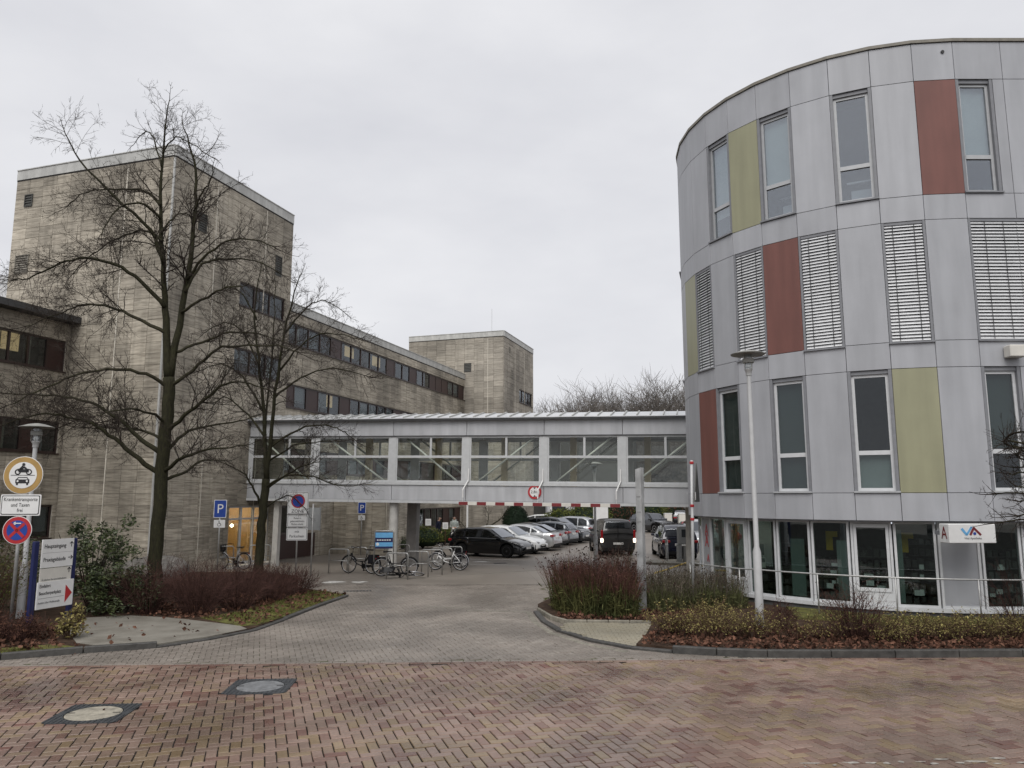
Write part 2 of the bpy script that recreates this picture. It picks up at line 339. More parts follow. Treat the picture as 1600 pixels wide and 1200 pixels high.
for n_, c_, me_, ro_ in (('paint_black', (.004,.0045,.006), .2, .16), ('paint_white_car', (.66,.67,.67), .0, .3), ('paint_silver', (.46,.47,.48), .5, .3), ('paint_graphite', (.016,.018,.022), .3, .18), ('paint_grey', (.085,.095,.108), .4, .2),
                         ('paint_navy', (.006,.008,.022), .2, .16), ('paint_van', (.034,.033,.032), .4, .3), ('paint_red', (.30,.02,.02), .2, .3), ('paint_silver2', (.36,.375,.39), .5, .3)):
    mat(n_, c_, ro_, metal=me_, var=.05, coat=.8)
emit('lit_warm', (1.0, .74, .46), 3.4); emit('lit_lamp', (1.0, .86, .62), 9); emit('lit_window', (1.0, .70, .36), .42); emit('tail_lit', (1.0, .80, .62), 4.5); emit('tube_lit', (.85, .9, 1.0), .9)
glass('pane', (.80,.85,.84), 1.0); glass('pane_dark', (.66,.70,.70), .9, base=.01); glass('pane_blue', (.80,.84,.86), 1.5, base=.11); glass('pane_shop', (.66,.72,.70), 1.3, base=.03)
glass('car_glass', (.22,.23,.24), 1.3, base=.08); glass('pane_bridge', (.955,.97,.95), .6, base=.0); glass('lamp_glass', (.85,.87,.87), 1.0)

# ---------------------------------------------------------------- small repeated pieces
def in_view(p, m=.0):
    c_, s_ = math.cos(R(8.39)), math.sin(R(8.39)); Y = p[1]; Z = p[2] - 3.0
    d = Y * c_ + Z * s_; u = -Y * s_ + Z * c_
    return d > .5 and abs(p[0] / d) < .667 + m and abs(u / d) < .5 + m
def geo_brick(mb, sx, sy, sz, M, r):
    a, b = sx / 2, sy / 2; i = .006
    v = [(-a,-b,-sz),(a,-b,-sz),(a,b,-sz),(-a,b,-sz),(-a,-b,-i),(a,-b,-i),(a,b,-i),(-a,b,-i),(-a+i,-b+i,0),(a-i,-b+i,0),(a-i,b-i,0),(-a+i,b-i,0)]
    f = [(8,9,10,11)]
    for k in range(4):
        q = (k + 1) % 4; f += [(4+k, 4+q, 8+q, 8+k), (k, q, 4+q, 4+k)]
    mb.add([M @ Vector(p) for p in v], f, r)
def geo_tile(mb, sx, sy, sz, M, r):      # sx along wall, sy thickness (front at -y), sz height
    a, b, h = sx / 2, sy, sz / 2; i = .006
    v = [(-a,0,-h),(a,0,-h),(a,0,h),(-a,0,h),(-a,-b+i,-h),(a,-b+i,-h),(a,-b+i,h),(-a,-b+i,h),(-a+i,-b,-h+i),(a-i,-b,-h+i),(a-i,-b,h-i),(-a+i,-b,h-i)]
    f = [(8,9,10,11)]
    for k in range(4):
        q = (k + 1) % 4; f += [(4+k, 4+q, 8+q, 8+k), (k, q, 4+q, 4+k)]
    mb.add([M @ Vector(p) for p in v], f, r)
def lay(parent, name, items, geo, mname, limit=300, W=Matrix.Identity(4), stuff_name=None):
    """items: (M, size, rnd, whole). The pieces that show largest become objects, the rest one mesh."""
    keyed = []
    for it in items:
        p = W @ it[0].translation
        keyed.append(((p - Vector(CAM)).length if (in_view(p) and it[3]) else 1e9, it))
    keyed.sort(key=lambda k: k[0])
    cache = {}; rest = MB(); n = 0; got = {}
    for d, (M, size, r, whole) in keyed:
        if n < limit and d < 1e8:
            key = (tuple(round(x, 3) for x in size), int(r * 12))
            if key not in cache:
                mb = MB(); geo(mb, *size, Matrix.Identity(4), (key[1] + .5) / 12); cache[key] = mb.mesh(name, mname)
            o = link(name, cache[key], parent); o.matrix_local = M; n += 1
        else: geo(rest, *size, M, r)
    if rest.v: rest.build(stuff_name or name, mname, parent, kind='stuff')

# ---------------------------------------------------------------- ground
def sheet(name, pts, z, m, kind='structure', parent=None, label=None):
    mb = MB(); mb.add([(x, y, z) for x, y in pts], [tuple(range(len(pts)))]); return mb.build(name, m, parent, kind=kind, label=label)
def slab(name, pts, z0, z1, m, kind='structure'):
    mb = MB(); mb.prism(pts, z0, z1); return mb.build(name, m, kind=kind)
ground = sheet('ground', [(-600,-200),(600,-200),(600,900),(-600,900)], -.075, 'earth')
def edgeY(x): return 14.38 + .047 * (x + 9.19)          # seam between the red street and the grey drive
street = sheet('street', [(-60,-30),(60,-30),(60,edgeY(60)),(-60,edgeY(-60))], -.014, 'joint_sand')
drive = sheet('drive', [(-14,edgeY(-14)),(16,edgeY(16)),(16,27.4),(-14,27.4)], -.014, 'joint_grey')
lot = sheet('parking_lot', [(-60,27.4),(-60,140),(70,140),(70,27.4)], -.002, 'lot')
COVERS = [(-5.86, 11.32, .98, 4), (-4.03, 12.88, .98, 4)]    # manhole frames set in the street
rng = random.Random(11)
def herring(L, ang, box, ok, gap, seed, clipline=None, tilt=.004):
    g = random.Random(seed); Wd = L / 2; ca, sa = math.cos(ang), math.sin(ang); items = []
    x0, x1, y0, y1 = box; ext = int(max(x1 - x0, y1 - y0) / Wd) + 6; cx, cy = (x0 + x1) / 2, (y0 + y1) / 2
    for d4 in range(-ext, ext):
        for k in range(-ext * 2, ext * 2):
            for vert in (0, 1):
                # lattice (1,1) and (2,-2); a lying brick and a standing one per cell
                i = k + 2 * d4; j = k - 2 * d4
                if abs(i) > ext or abs(j) > ext: continue
                px, py = ((i + 1) * Wd, (j + .5) * Wd) if not vert else ((i + .5) * Wd, (j + 2) * Wd)
                X = cx + px * ca - py * sa; Y = cy + px * sa + py * ca
                if not (x0 < X < x1 and y0 < Y < y1) or not ok(X, Y): continue
                a = ang + (math.pi / 2 if vert else 0) + g.gauss(0, .008)
                M = Matrix.Translation((X + g.gauss(0, .0015), Y + g.gauss(0, .0015), (g.uniform(-.003, .002) if g.random() < .96 else -.007))) @ Matrix.Rotation(a, 4, 'Z') @ Matrix.Rotation(g.gauss(0, tilt), 4, 'X') @ Matrix.Rotation(g.gauss(0, tilt), 4, 'Y')
                items.append((M, (L - gap, Wd - gap, .05), min(.999, max(0, g.gauss(.5, .24))), True))
    return items
def ok_street(X, Y):
    if Y > edgeY(X) - .13: return False
    for cx, cy, s, a in COVERS:
        dx, dy = X - cx, Y - cy
        if abs(dx) < s / 2 - .07 and abs(dy) < s / 2 - .07: return False
    return abs(X) < .70 * Y + 1.2
lay(street, 'brick', herring(.265, R(18), (-12.5, 13, 6.4, 15.6), ok_street, .014, 5), geo_brick, 'brick_red', 300, stuff_name='bricks')
edge = []
x = -13.0; g = random.Random(2)
while x < 13:                                             # border course along the seam
    M = Matrix.Translation((x, edgeY(x) - .062, -.001)) @ Matrix.Rotation(math.atan(.047), 4, 'Z')
    edge.append((M, (.24, .112, .05), g.random() * .5, False)); x += .25
lay(street, 'border_bricks', edge, geo_brick, 'brick_red', 0)
def ok_drive(X, Y):
    if Y < edgeY(X) + .13: return False
    if X < -7.4 and Y > 17.2: return False
    if X > 2.4 and Y > 16.8: return False
    return abs(X) < .69 * Y + 1
lay(drive, 'paver', herring(.22, R(18), (-12, 11.5, 14.2, 27.35), ok_drive, .006, 8, tilt=.003), geo_brick, 'paver_grey', 300, stuff_name='pavers')
edge = []; x = -13.0
while x < 12:
    M = Matrix.Translation((x, edgeY(x) + .058, 0)) @ Matrix.Rotation(math.atan(.047), 4, 'Z')
    edge.append((M, (.21, .10, .05), g.random(), False)); x += .218
lay(drive, 'border_pavers', edge, geo_brick, 'paver_grey', 0)

# manhole covers: ribbed iron frame, round lid
def manhole(x, y, s, a, lid, label):
    t = thing('manhole_cover', label, 'manhole', (x, y, .009), R(a))
    f = MB(); h = s / 2; n = 40; rr = s * .385
    prof = []
    vs = []; fs = []
    for k in range(n):
        an = 2 * math.pi * (k + .5) / n; cx, cy = math.cos(an), math.sin(an); q = h / max(abs(cx), abs(cy))
        vs += [(cx * q, cy * q, 0.0), (cx * rr, cy * rr, 0.0), (cx * rr, cy * rr, -.04), (cx * q, cy * q, -.05)]
    for k in range(n):
        p, q = k * 4, (k + 1) % n * 4; fs += [(p, q, q+1, p+1), (p+1, q+1, q+2, p+2), (q, p, p+3, q+3)]
    f.add(vs, fs); f.build('frame', 'cast_iron', t)
    for sy in (-1, 1):
        r = MB()
        for i in range(15):
            xx = -h + .03 + i * (s - .06) / 14
            lim = math.sqrt(max(0, (rr + .02) ** 2 - xx * xx)) if abs(xx) < rr + .02 else .12
            if h - .01 - lim > .03: r.box(xx - .008, xx + .008, min(sy * lim, sy * (h - .01)), max(sy * lim, sy * (h - .01)), .001, .006)
        r.build('ribs', 'cast_iron', t)
    l = MB(); l.lathe([(rr - .012, -.04), (rr - .012, -.003), (rr - .03, .003), (rr * .6, .004), (rr * .55, .0055), (.02, .0055)], 32); l.build('lid', lid, t)
    k = MB()
    for sx in (-1, 1): k.box(sx * (rr - .07) - .05, sx * (rr - .07) + .05, -.012, .012, .004, .0075)
    k.build('lifting_slots', 'black', t)
manhole(*COVERS[0], 'cover_concrete', 'large manhole with pale concrete lid in the red brick street, nearest the left corner')
manhole(*COVERS[1], 'cover_grey', 'manhole with dark grey iron lid in the red brick street, farther from the left corner')
for (x, y, sx, sy, lb) in ((-5.0, 25.55, .9, .32, 'small dark drain grate in the drive beside the mossy verge tip'), (-.55, 36.1, .6, .4, 'small dark drain grate in the drive in front of the black hatchback')):
    t = thing('drain_grate', lb, 'drain', (x, y, 0), R(14)); f = MB()
    f.box(-sx/2, sx/2, -sy/2, -sy/2 + .03, .002, .008).box(-sx/2, sx/2, sy/2 - .03, sy/2, .002, .008); f.build('rim', 'cast_iron', t); f = MB()
    for i in range(9): xx = -sx/2 + .03 + i * (sx - .06) / 8; f.box(xx - .02, xx + .02, -sy/2 + .03, sy/2 - .03, .002, .007)
    f.build('bars', 'cast_iron', t)
for (x0, y0, x1, y1, lb) in ((-2.4, 21.9, -1.1, 21.75, 'longer pale concrete channel strip set into the drive'), (-1.2, 21.2, .5, 21.0, 'pale concrete channel strip in the drive next to the right kerb')):
    mb = MB(); a = math.atan2(y1 - y0, x1 - x0); mb.M = Matrix.Translation(((x0 + x1) / 2, (y0 + y1) / 2, 0)) @ Matrix.Rotation(a, 4, 'Z')
    L_ = math.hypot(x1 - x0, y1 - y0); mb.box(-L_/2, L_/2, -.07, .07, -.03, .006); mb.build('channel_strip', 'concrete', label=lb, cat='drain')

# kerbs: every stone is a piece
def kerb(name, pts, width, h, m, step=1.0, into=1, label=None):
    root = MB(); root.box(-.05, .05, -.05, .05, -.06, -.05); root = root.build(name, m, kind='structure')
    P = [Vector((x, y, 0)) for x, y in pts]; acc = []; 
    for a, b in zip(P, P[1:]):
        n = max(1, round((b - a).length / step))
        for i in range(n): acc.append((a.lerp(b, i / n), a.lerp(b, (i + 1) / n)))
    hs = h if callable(h) else (lambda p: h)
    for a, b in acc:
        d = (b - a); L_ = d.length - .012; an = math.atan2(d.y, d.x); z = hs((a + b) / 2)
        mb = MB(); mb.bbox(-L_/2, L_/2, 0 if into > 0 else -width, width if into > 0 else 0, -.06, z, .012, rng.random())
        o = mb.build('kerb_stone', m, root, loc=((a.x + b.x) / 2, (a.y + b.y) / 2, 0)); o.rotation_euler[2] = an
    return root
KL = [(-16.2, 12.3), (-11.5, 13.9), (-9.51, 14.87), (-8.33, 15.52), (-7.13, 16.03), (-6.39, 16.94), (-5.80, 18.04), (-5.56, 19.7), (-5.32, 21.95), (-4.99, 24.17)]
kerb('kerb_left', KL, .14, lambda p: .12 if p.x < -7.6 else (.035 if p.y < 19.5 else .06), 'kerb', 1.0, 1)
KR = [(.56, 20.88), (.70, 19.31), (1.01, 17.96), (1.61, 16.72), (2.36, 15.9), (3.11, 15.52), (3.91, 15.27), (4.83, 15.10), (7.25, 15.10), (9.7, 15.16), (14.5, 15.2)]
kerb('kerb_right', KR, .15, lambda p: .135 if p.x > 2.9 else .05, 'kerb', 1.0, 1)
kerb('bed_edging', [(.66, 21.0), (.95, 19.6), (1.28, 18.95), (3.3, 18.8)], .07, .11, 'kerb_pale', .5, 1)
kerb('gutter_stones', [(.36, 20.9), (.48, 19.3), (.8, 17.8), (1.42, 16.5), (2.2, 15.62)], .16, .006, 'kerb_pale', .4, 1)

# beds, path, verge
def inside(pt, poly):
    x, y = pt; c = False; n = len(poly)
    for i in range(n):
        x0, y0 = poly[i]; x1, y1 = poly[i-1]
        if (y0 > y) != (y1 > y) and x < (x1 - x0) * (y - y0) / (y1 - y0) + x0: c = not c
    return c
BED_L = [(-16.2, 12.5), (-11.5, 14.05), (-9.56, 15.0), (-8.38, 15.65), (-7.22, 16.15), (-6.5, 17.0), (-5.93, 18.1), (-5.69, 19.7), (-5.45, 21.95), (-5.12, 24.1), (-5.7, 24.9), (-7.1, 26.2), (-8.1, 29.9), (-10.2, 31.6), (-12.8, 31.4), (-13.5, 29.2), (-18.0, 30.6), (-20, 26), (-24, 14)]
slab('planting_bed_left', BED_L, -.05, .05, 'soil')
PATH_L = [(-8.9, 16.3), (-9.6, 17.3), (-10.2, 18.4), (-10.5, 19.6), (-9.6, 19.95), (-8.7, 19.7), (-7.95, 19.35), (-6.3, 18.4), (-6.0, 18.0), (-6.48, 17.02), (-7.2, 16.17), (-8.0, 15.85)]
slab('footpath_left', PATH_L, -.05, .062, 'concrete')
VERGE = [(-6.35, 18.4), (-5.93, 18.5), (-5.69, 19.7), (-5.45, 21.95), (-5.12, 24.1), (-5.7, 24.7), (-6.6, 25.2), (-6.7, 22.6), (-7.0, 20.6), (-7.7, 19.6)]
slab('mossy_verge', VERGE, -.05, .066, 'moss')
slab('moss_strip', [(-13.5, 13.45), (-11.4, 14.15), (-9.6, 15.1), (-8.5, 15.75), (-9.2, 16.1), (-11, 15.2), (-13.5, 14.5)], -.05, .07, 'moss')
BED_R1 = [(.74, 21.0), (1.02, 19.65), (1.35, 19.05), (3.3, 18.9), (3.3, 18.7), (5.6, 20.6), (5.5, 23.4), (3.5, 24.3), (1.1, 23.2), (.72, 22.0)]
slab('planting_bed_grasses', BED_R1, -.05, .07, 'soil')
BED_R2 = [(2.5, 16.05), (3.2, 15.68), (3.95, 15.42), (4.85, 15.26), (7.25, 15.26), (9.7, 15.32), (14.5, 15.36), (17, 19.4), (11.9, 19.3), (9.5, 19.7), (7.3, 21.3), (6.2, 23.4), (5.5, 23.4), (5.6, 20.6), (3.3, 18.7), (2.9, 17.2)]
slab('planting_bed_front', BED_R2, -.05, .085, 'soil')
slab('grass_strip', [(6.9, 19.2), (8.6, 18.5), (10.5, 18.15), (13.6, 18.1), (16, 18.1), (16.5, 19.0), (11.8, 19.0), (9.4, 19.5), (7.3, 21.1)], -.04, .13, 'moss')
PATH_R = [(1.13, 18.0), (1.73, 16.83), (2.44, 16.05), (2.55, 16.1), (2.85, 17.1), (3.3, 18.78), (1.3, 18.95)]
pr = slab('footpath_right', PATH_R, -.05, .03, 'joint_grey')
its = []
for i in range(16):
    for j in range(26):
        X = .8 + i * .203 + (.1 if j % 2 else 0); Y = 15.9 + j * .123
        if inside((X, Y), PATH_R): its.append((Matrix.Translation((X, Y, .052)), (.196, .116, .04), rng.random(), True))
lay(pr, 'paver', its, geo_brick, 'paver_path', 300)

# painted marks in the lot
U = (math.sin(R(17.8)), math.cos(R(17.8)))
def mark(name, pts, z=.006, lb=None):
    mb = MB(); mb.prism(pts, z - .004, z); mb.build(name, 'paint_white', kind='structure')
for i, (a, b) in enumerate((((-2.4, 35.6), (.3, 35.0)), ((-3.0, 38.6), (.6, 37.8)))):
    mark('parking_line', [(a[0], a[1]), (b[0], b[1]), (b[0], b[1] + .12), (a[0], a[1] + .12)])
def blotch(cx, cy, s, seed):
    g = random.Random(seed); n = 14
    return [(cx + math.cos(2*math.pi*k/n) * s * g.uniform(.5, 1.2), cy + math.sin(2*math.pi*k/n) * s * .9 * g.uniform(.5, 1.2)) for k in range(n)]
for i, (x, y, s) in enumerate(((-6.35, 28.2, .42), (-5.45, 28.15, .34), (-1.45, 36.9, .4), (4.6, 28.6, .3))): mark('worn_bay_symbol', blotch(x, y, s, i))
mb = MB(); mb.M = Matrix.Translation((-.9, 31.4, 0)) @ Matrix.Rotation(R(33), 4, 'Z'); mb.box(-4.6, 4.6, -.06, .06, -.02, .003); mb.build('channel_line', 'concrete', kind='structure')

g = random.Random(31); wm = MB()                          # remnants of a worn white road line
X = 3.3
while X < 7.4:
    Y = 9.35 + (X - 3.3) * .05; n = 9; sx_ = g.uniform(.02, .13); sy_ = g.uniform(.008, .03); yo = g.gauss(-.12, .05)
    wm.prism([(X + math.cos(2*math.pi*j/n) * sx_ * g.uniform(.5, 1.3), Y + yo + math.sin(2*math.pi*j/n) * sy_ * g.uniform(.5, 1.3)) for j in range(n)], .002, .0075)
    X += sx_ * 1.3 + g.uniform(.02, .22)
wm.build('worn_road_marking', 'paint_worn', kind='structure')

# ---------------------------------------------------------------- stone hospital wing: everything in one frame, x along the long facade
FO = Vector((-13.562, 29.253, 0)); FR = R(90 - 17.8)
FM = Matrix.Translation(FO) @ Matrix.Rotation(FR, 4, 'Z')
TW, TH = .83, .46                                         # slab size
def cut(rect, holes):
    rs = [rect]
    for (a0, a1, b0, b1) in holes:
        nx = []
        for (x0, x1, z0, z1) in rs:
            if a1 <= x0 or a0 >= x1 or b1 <= z0 or b0 >= z1: nx.append((x0, x1, z0, z1)); continue
            if x0 < a0: nx.append((x0, a0, z0, z1))
            if x1 > a1: nx.append((a1, x1, z0, z1))
            m0, m1 = max(x0, a0), min(x1, a1)
            if z0 < b0: nx.append((m0, m1, z0, b0))
            if z1 > b1: nx.append((m0, m1, b1, z1))
        rs = nx
    return rs
def clad(root, org, ang, length, z0, z1, holes, items, seed, back=.22):
    """wall face starting at org (root frame), running along direction ang, outside on the right-hand side"""
    g = random.Random(seed); B = Matrix.Translation((org[0], org[1], 0)) @ Matrix.Rotation(ang, 4, 'Z')
    mb = MB(); mb.M = B
    for (x0, x1, a, b) in cut((0, length, z0, z1), holes): mb.box(x0, x1, 0, back, a, b)
    mb.build('wall', 'mortar', root)
    nr = int(math.ceil((z1 - z0) / TH)); nc = int(math.ceil(length / TW)); tw = length / nc; th = (z1 - z0) / nr
    for j in range(nr):
        for i in range(nc):
            full = (i * tw, (i + 1) * tw, z0 + j * th, z0 + (j + 1) * th)
            for (x0, x1, a, b) in cut(full, holes):
                sx, sz = x1 - x0 - .011, b - a - .009
                if sx < .03 or sz < .03: continue
                whole = abs(sx - (tw - .011)) < 1e-4 and abs(sz - (th - .009)) < 1e-4
                M = B @ Matrix.Translation(((x0 + x1) / 2, g.uniform(-.002, .002), (a + b) / 2))
                items.append((M, (sx, .035, sz), min(.999, max(0, g.gauss(.5, .2))), whole))
    return B
def window_band(root, B, x0, x1, z0, z1, n, seed, lit=0., curt=.3, panel=.2, pane='pane_dark', name='window_band'):
    """recessed ribbon of brown framed windows: outer frame, mullions, one pane per bay"""
    g = random.Random(seed); fr = MB(); fr.M = B; d0, d1 = .03, .13
    fr.box(x0, x1, d0, d1, z0, z0 + .07).box(x0, x1, d0, d1, z1 - .07, z1).box(x0, x0 + .07, d0, d1, z0 + .07, z1 - .07).box(x1 - .07, x1, d0, d1, z0 + .07, z1 - .07)
    w_ = (x1 - x0) / n
    for i in range(1, n): fr.box(x0 + i * w_ - .035, x0 + i * w_ + .035, d0, d1, z0 + .07, z1 - .07)
    W = fr.build('window', 'brown_frame', root)
    si = MB(); si.M = B; si.box(x0 - .03, x1 + .03, -.09, .04, z0 - .05, z0 - .002); si.build('sill', 'brown_frame', W)
    for i in range(n):
        a, b = x0 + i * w_ + .035, x0 + (i + 1) * w_ - .035
        if i == 0: a = x0 + .07
        if i == n - 1: b = x1 - .07
        q = g.random()
        p = MB(); p.M = B
        if q < panel:
            p.box(a, b, .05, .07, z0 + .07, z1 - .07); p.build('infill_panel', 'brown_panel', W); continue
        p.box(a, b, .075, .085, z0 + .07, z1 - .07); p.build('pane', pane, W)
        q = g.random()
        if q < lit:
            c = MB(); c.M = B; c.box(a, b, .5, .52, z0 + .45 * (z1 - z0), z1); c.build('lit_room', 'lit_window', W)
        elif q < lit + curt:
            c = MB(); c.M = B; s = g.uniform(.25, .5) * (b - a); c.box(a, a + s, .2, .215, z0 + .05, z1); c.build('curtain', g.choice(['curtain', 'curtain_grey', 'curtain']), W)
        elif q < lit + curt + .25:
            c = MB(); c.M = B; c.box(a, b, .2, .215, z0 + g.uniform(.1, .6), z1); c.build('curtain', 'curtain_grey', W)
    k = MB(); k.M = B; k.box(x0, x1, 1.4, 1.42, z0 - .3, z1 + .3).box(x0, x1, .23, 1.4, z1 + .05, z1 + .08).box(x0, x1, .23, 1.4, z0 - .1, z0 - .07); k.build('room', 'interior_mid', W)
def parapet(root, B, L_, z, h=.42, over=.06, x0=0.):
    mb = MB(); mb.M = B; n = max(1, round(L_ / 2.6))
    for i in range(n):
        a, b = x0 + i * L_ / n, x0 + (i + 1) * L_ / n; c = MB(); c.M = B; c.box(a + .003, b - .003, -over, .25, z, z + h).box(a + .003, b - .003, -over - .03, .25, z + h + .001, z + h + .04); c.build('parapet_cap', 'metal_cap', root)
    mb.box(x0, x0 + L_, -over + .02, .2, z - .06, z - .002); mb.build('dark_trim', 'dark_edge', root)  # thin dark strip running just below the parapet cap

# --- tall stair tower
T = thing('stair_tower', 'tall square travertine clad tower behind the big bare tree', 'tower', FO, FR)
it = []
holes_r = [(4.40, 7.86, 11.52, 12.62), (4.25, 7.8, 8.5, 9.6), (4.46, 7.35, .12, 2.62)]
Br = clad(T, (0, 0), 0, 8.27, 0, 16.62, holes_r, it, 1)
Bl = clad(T, (0, 8.35), -math.pi / 2, 8.35, 0, 16.62, [], it, 2)
lay(T, 'stone_slab', it, geo_tile, 'travertine', 300, FM)
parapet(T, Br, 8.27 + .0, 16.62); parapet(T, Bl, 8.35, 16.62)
mb = MB(); mb.box(0.22, 8.2, 8.13, 8.35, 0, 16.9).box(8.05, 8.27, .22, 8.13, 0, 16.9).box(.2, 8.07, .2, 8.15, 16.5, 16.9); mb.build('rear_shell', 'mortar', T)
for Bq, xs in ((Br, (2.6, 6.1)), (Bl, (2.3, 6.4))):
    for xx in xs[:1] if Bq is Bl else xs:
        mb = MB(); mb.M = Bq; mb.box(8.35 - xx - .02 if Bq is Bl else xx - .02, 8.35 - xx + .02 if Bq is Bl else xx + .02, -.045, -.02, 0, 16.5); mb.build('sealant_joint', 'sealant', T)
mb = MB(); mb.tube([(-.07, -.07, 0), (-.07, -.07, 16.5)], .045, 8); mb.build('corner_downpipe', 'metal_cap', T)
def louvre(root, B, x0, x1, z0, z1, m, n=6):
    mb = MB(); mb.M = B; mb.box(x0, x1, -.075, -.03, z0, z0 + .04).box(x0, x1, -.075, -.03, z1 - .04, z1).box(x0, x0 + .04, -.075, -.03, z0 + .04, z1 - .04).box(x1 - .04, x1, -.075, -.03, z0 + .04, z1 - .04).box(x0 + .04, x1 - .04, -.038, -.033, z0 + .04, z1 - .04)
    v = mb.build('vent', m, root)
    for i in range(n):
        z = z0 + .06 + i * (z1 - z0 - .1) / n; s = MB(); s.M = B; s.add([(x0+.04,-.07,z),(x1-.04,-.07,z),(x1-.04,-.04,z+.06),(x0+.04,-.04,z+.06),(x0+.04,-.065,z-.008),(x1-.04,-.065,z-.008),(x1-.04,-.039,z+.052),(x0+.04,-.039,z+.052)], [(0,1,2,3),(7,6,5,4),(0,4,5,1)]); s.build('louvre_slat', m, v)
louvre(T, Bl, .55, 1.0, 15.35, 15.9, 'vent_dark', 4); louvre(T, Bl, .35, 1.1, 12.4, 13.2, 'vent', 7)
louvre(T, Br, 1.5, 2.0, 14.0, 14.8, 'vent_dark', 7); louvre(T, Br, 6.9, 7.4, 13.6, 14.6, 'vent_dark', 8)
window_band(T, Br, 4.40, 7.86, 11.52, 12.62, 3, 3, lit=.0, curt=.2, panel=0)
window_band(T, Br, 4.25, 7.8, 8.5, 9.6, 3, 5, lit=.35, curt=.3, panel=.0)
lp = MB(); lp.M = Br; lp.box(4.5, 5.0, .5, .56, 9.3, 9.36); lp.build('ceiling_lamp', 'lit_lamp', T)
# glazed entrance in the tower's long face, warm light inside
E_ = MB(); E_.M = Br
for a, b in ((4.46, 4.54), (5.32, 5.42), (6.18, 6.28), (7.27, 7.35)): E_.box(a, b, .03, .13, .12, 2.62)
for a, b in ((4.54, 5.32), (5.42, 6.18), (6.28, 7.27)): E_.box(a, b, .03, .13, 2.54, 2.62).box(a, b, .03, .13, 2.02, 2.10).box(a, b, .03, .13, .12, .2)
ED = E_.build('entrance_door', 'alu_frame', T)
for a, b in ((4.54, 5.32), (5.42, 6.18), (6.28, 7.27)):
    for c, d in ((.2, 2.02), (2.10, 2.54)): p = MB(); p.M = Br; p.box(a, b, .075, .085, c, d); p.build('pane', 'pane', ED)
k = MB(); k.M = Br; k.box(4.3, 7.5, 3.0, 3.05, .1, 2.8).box(4.25, 4.3, .22, 3.0, .1, 2.8).box(7.5, 7.55, .22, 3.0, .1, 2.8).box(4.3, 7.5, .22, 3.0, 2.7, 2.75); k.build('lobby_walls', 'warm_wall', T)
k = MB(); k.M = Br; k.box(4.3, 7.5, .22, 3.0, .06, .11); k.build('lobby_floor', 'concrete', T)
for (x, z) in ((4.95, 1.55), (5.75, 1.5), (6.8, 1.7)):
    k = MB(); k.lathe([(.01, -.08), (.06, -.05), (.085, 0), (.06, .05), (.01, .08)], 12, Br @ Matrix.Translation((x, 1.6, z))); k.build('lobby_lamp', 'lit_lamp', T, smooth=True)
k = MB(); k.M = Br; k.box(4.5, 7.3, .6, 2.6, 2.64, 2.68); k.build('lobby_ceiling_light', 'lit_warm', T)
for (x, z, s) in ((5.5, 1.85, .16), (5.5, 1.2, .1)): k = MB(); k.M = Br; k.box(x - s, x + s, 2.9, 2.98, z - s * .8, z + s * .8); k.build('picture', 'black', T)
k = MB(); k.M = Br; k.box(4.3, 7.6, -.5, -.04, -.05, .1); k.build('doorstep', 'concrete_col', T)

# --- long wing running away from the camera
Wg = thing('long_wing', 'long three storey stone wing with ribbons of brown windows behind the bridge', 'building', FO, FR)
it = []; WY = .28; X0, X1 = 8.285, 32.82; LW = X1 - X0
bands = [(10.62, 11.72), (7.42, 8.6), (4.25, 5.4), (.95, 2.25)]
holes = [(.05, LW - .05, a, b) for a, b in bands]
holes[3] = (7.5, LW - .6, .95, 2.25); holes += [(.1, 2.4, 1.25, 2.6)]
Bw = clad(Wg, (X0, WY), 0, LW, 0, 12.3, holes, it, 7)
# projecting stone block under the bridge
mb = MB(); mb.box(13.55, 17.0, -2.95, WY - .001, 0, 2.9); mb.build('projecting_block', 'mortar', Wg)
B2 = clad(Wg, (13.5, WY - .05), -math.pi / 2, 3.1, 0, 2.9, [], it, 9, back=.04)
B3 = clad(Wg, (13.5, -2.96), 0, 3.5, 0, 2.9, [], it, 10, back=.005)
lay(Wg, 'stone_slab', it, geo_tile, 'travertine', 300, FM)
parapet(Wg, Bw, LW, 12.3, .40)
for q, (a, b) in enumerate(bands[:3]):
    window_band(Wg, Bw, .05, 12.3, a, b, 11, 20 + q, lit=[.22, .25, .05][q], curt=.35, panel=.3)
    window_band(Wg, Bw, 12.3, LW - .05, a, b, 11, 30 + q, lit=.06, curt=.4, panel=.3)
window_band(Wg, Bw, 7.5, LW - .6, .95, 2.25, 15, 44, lit=.0, curt=.45, panel=.25)
window_band(Wg, Bw, .1, 2.4, 1.25, 2.6, 2, 45, curt=1., panel=0)
mb = MB(); mb.M = Bw; mb.box(.02, 3.4, -.07, -.04, 0.05, 1.2); mb.build('apron_panel', 'brown_panel', Wg)
mb = MB(); mb.box(X0, X1, 8.0, 8.2, 0, 12.3).box(X0, X1, .5, 8.0, 12.1, 12.3).box(X0, X1, 1.75, 1.8, 0, 12.1); mb.build('rear_shell', 'mortar', Wg)

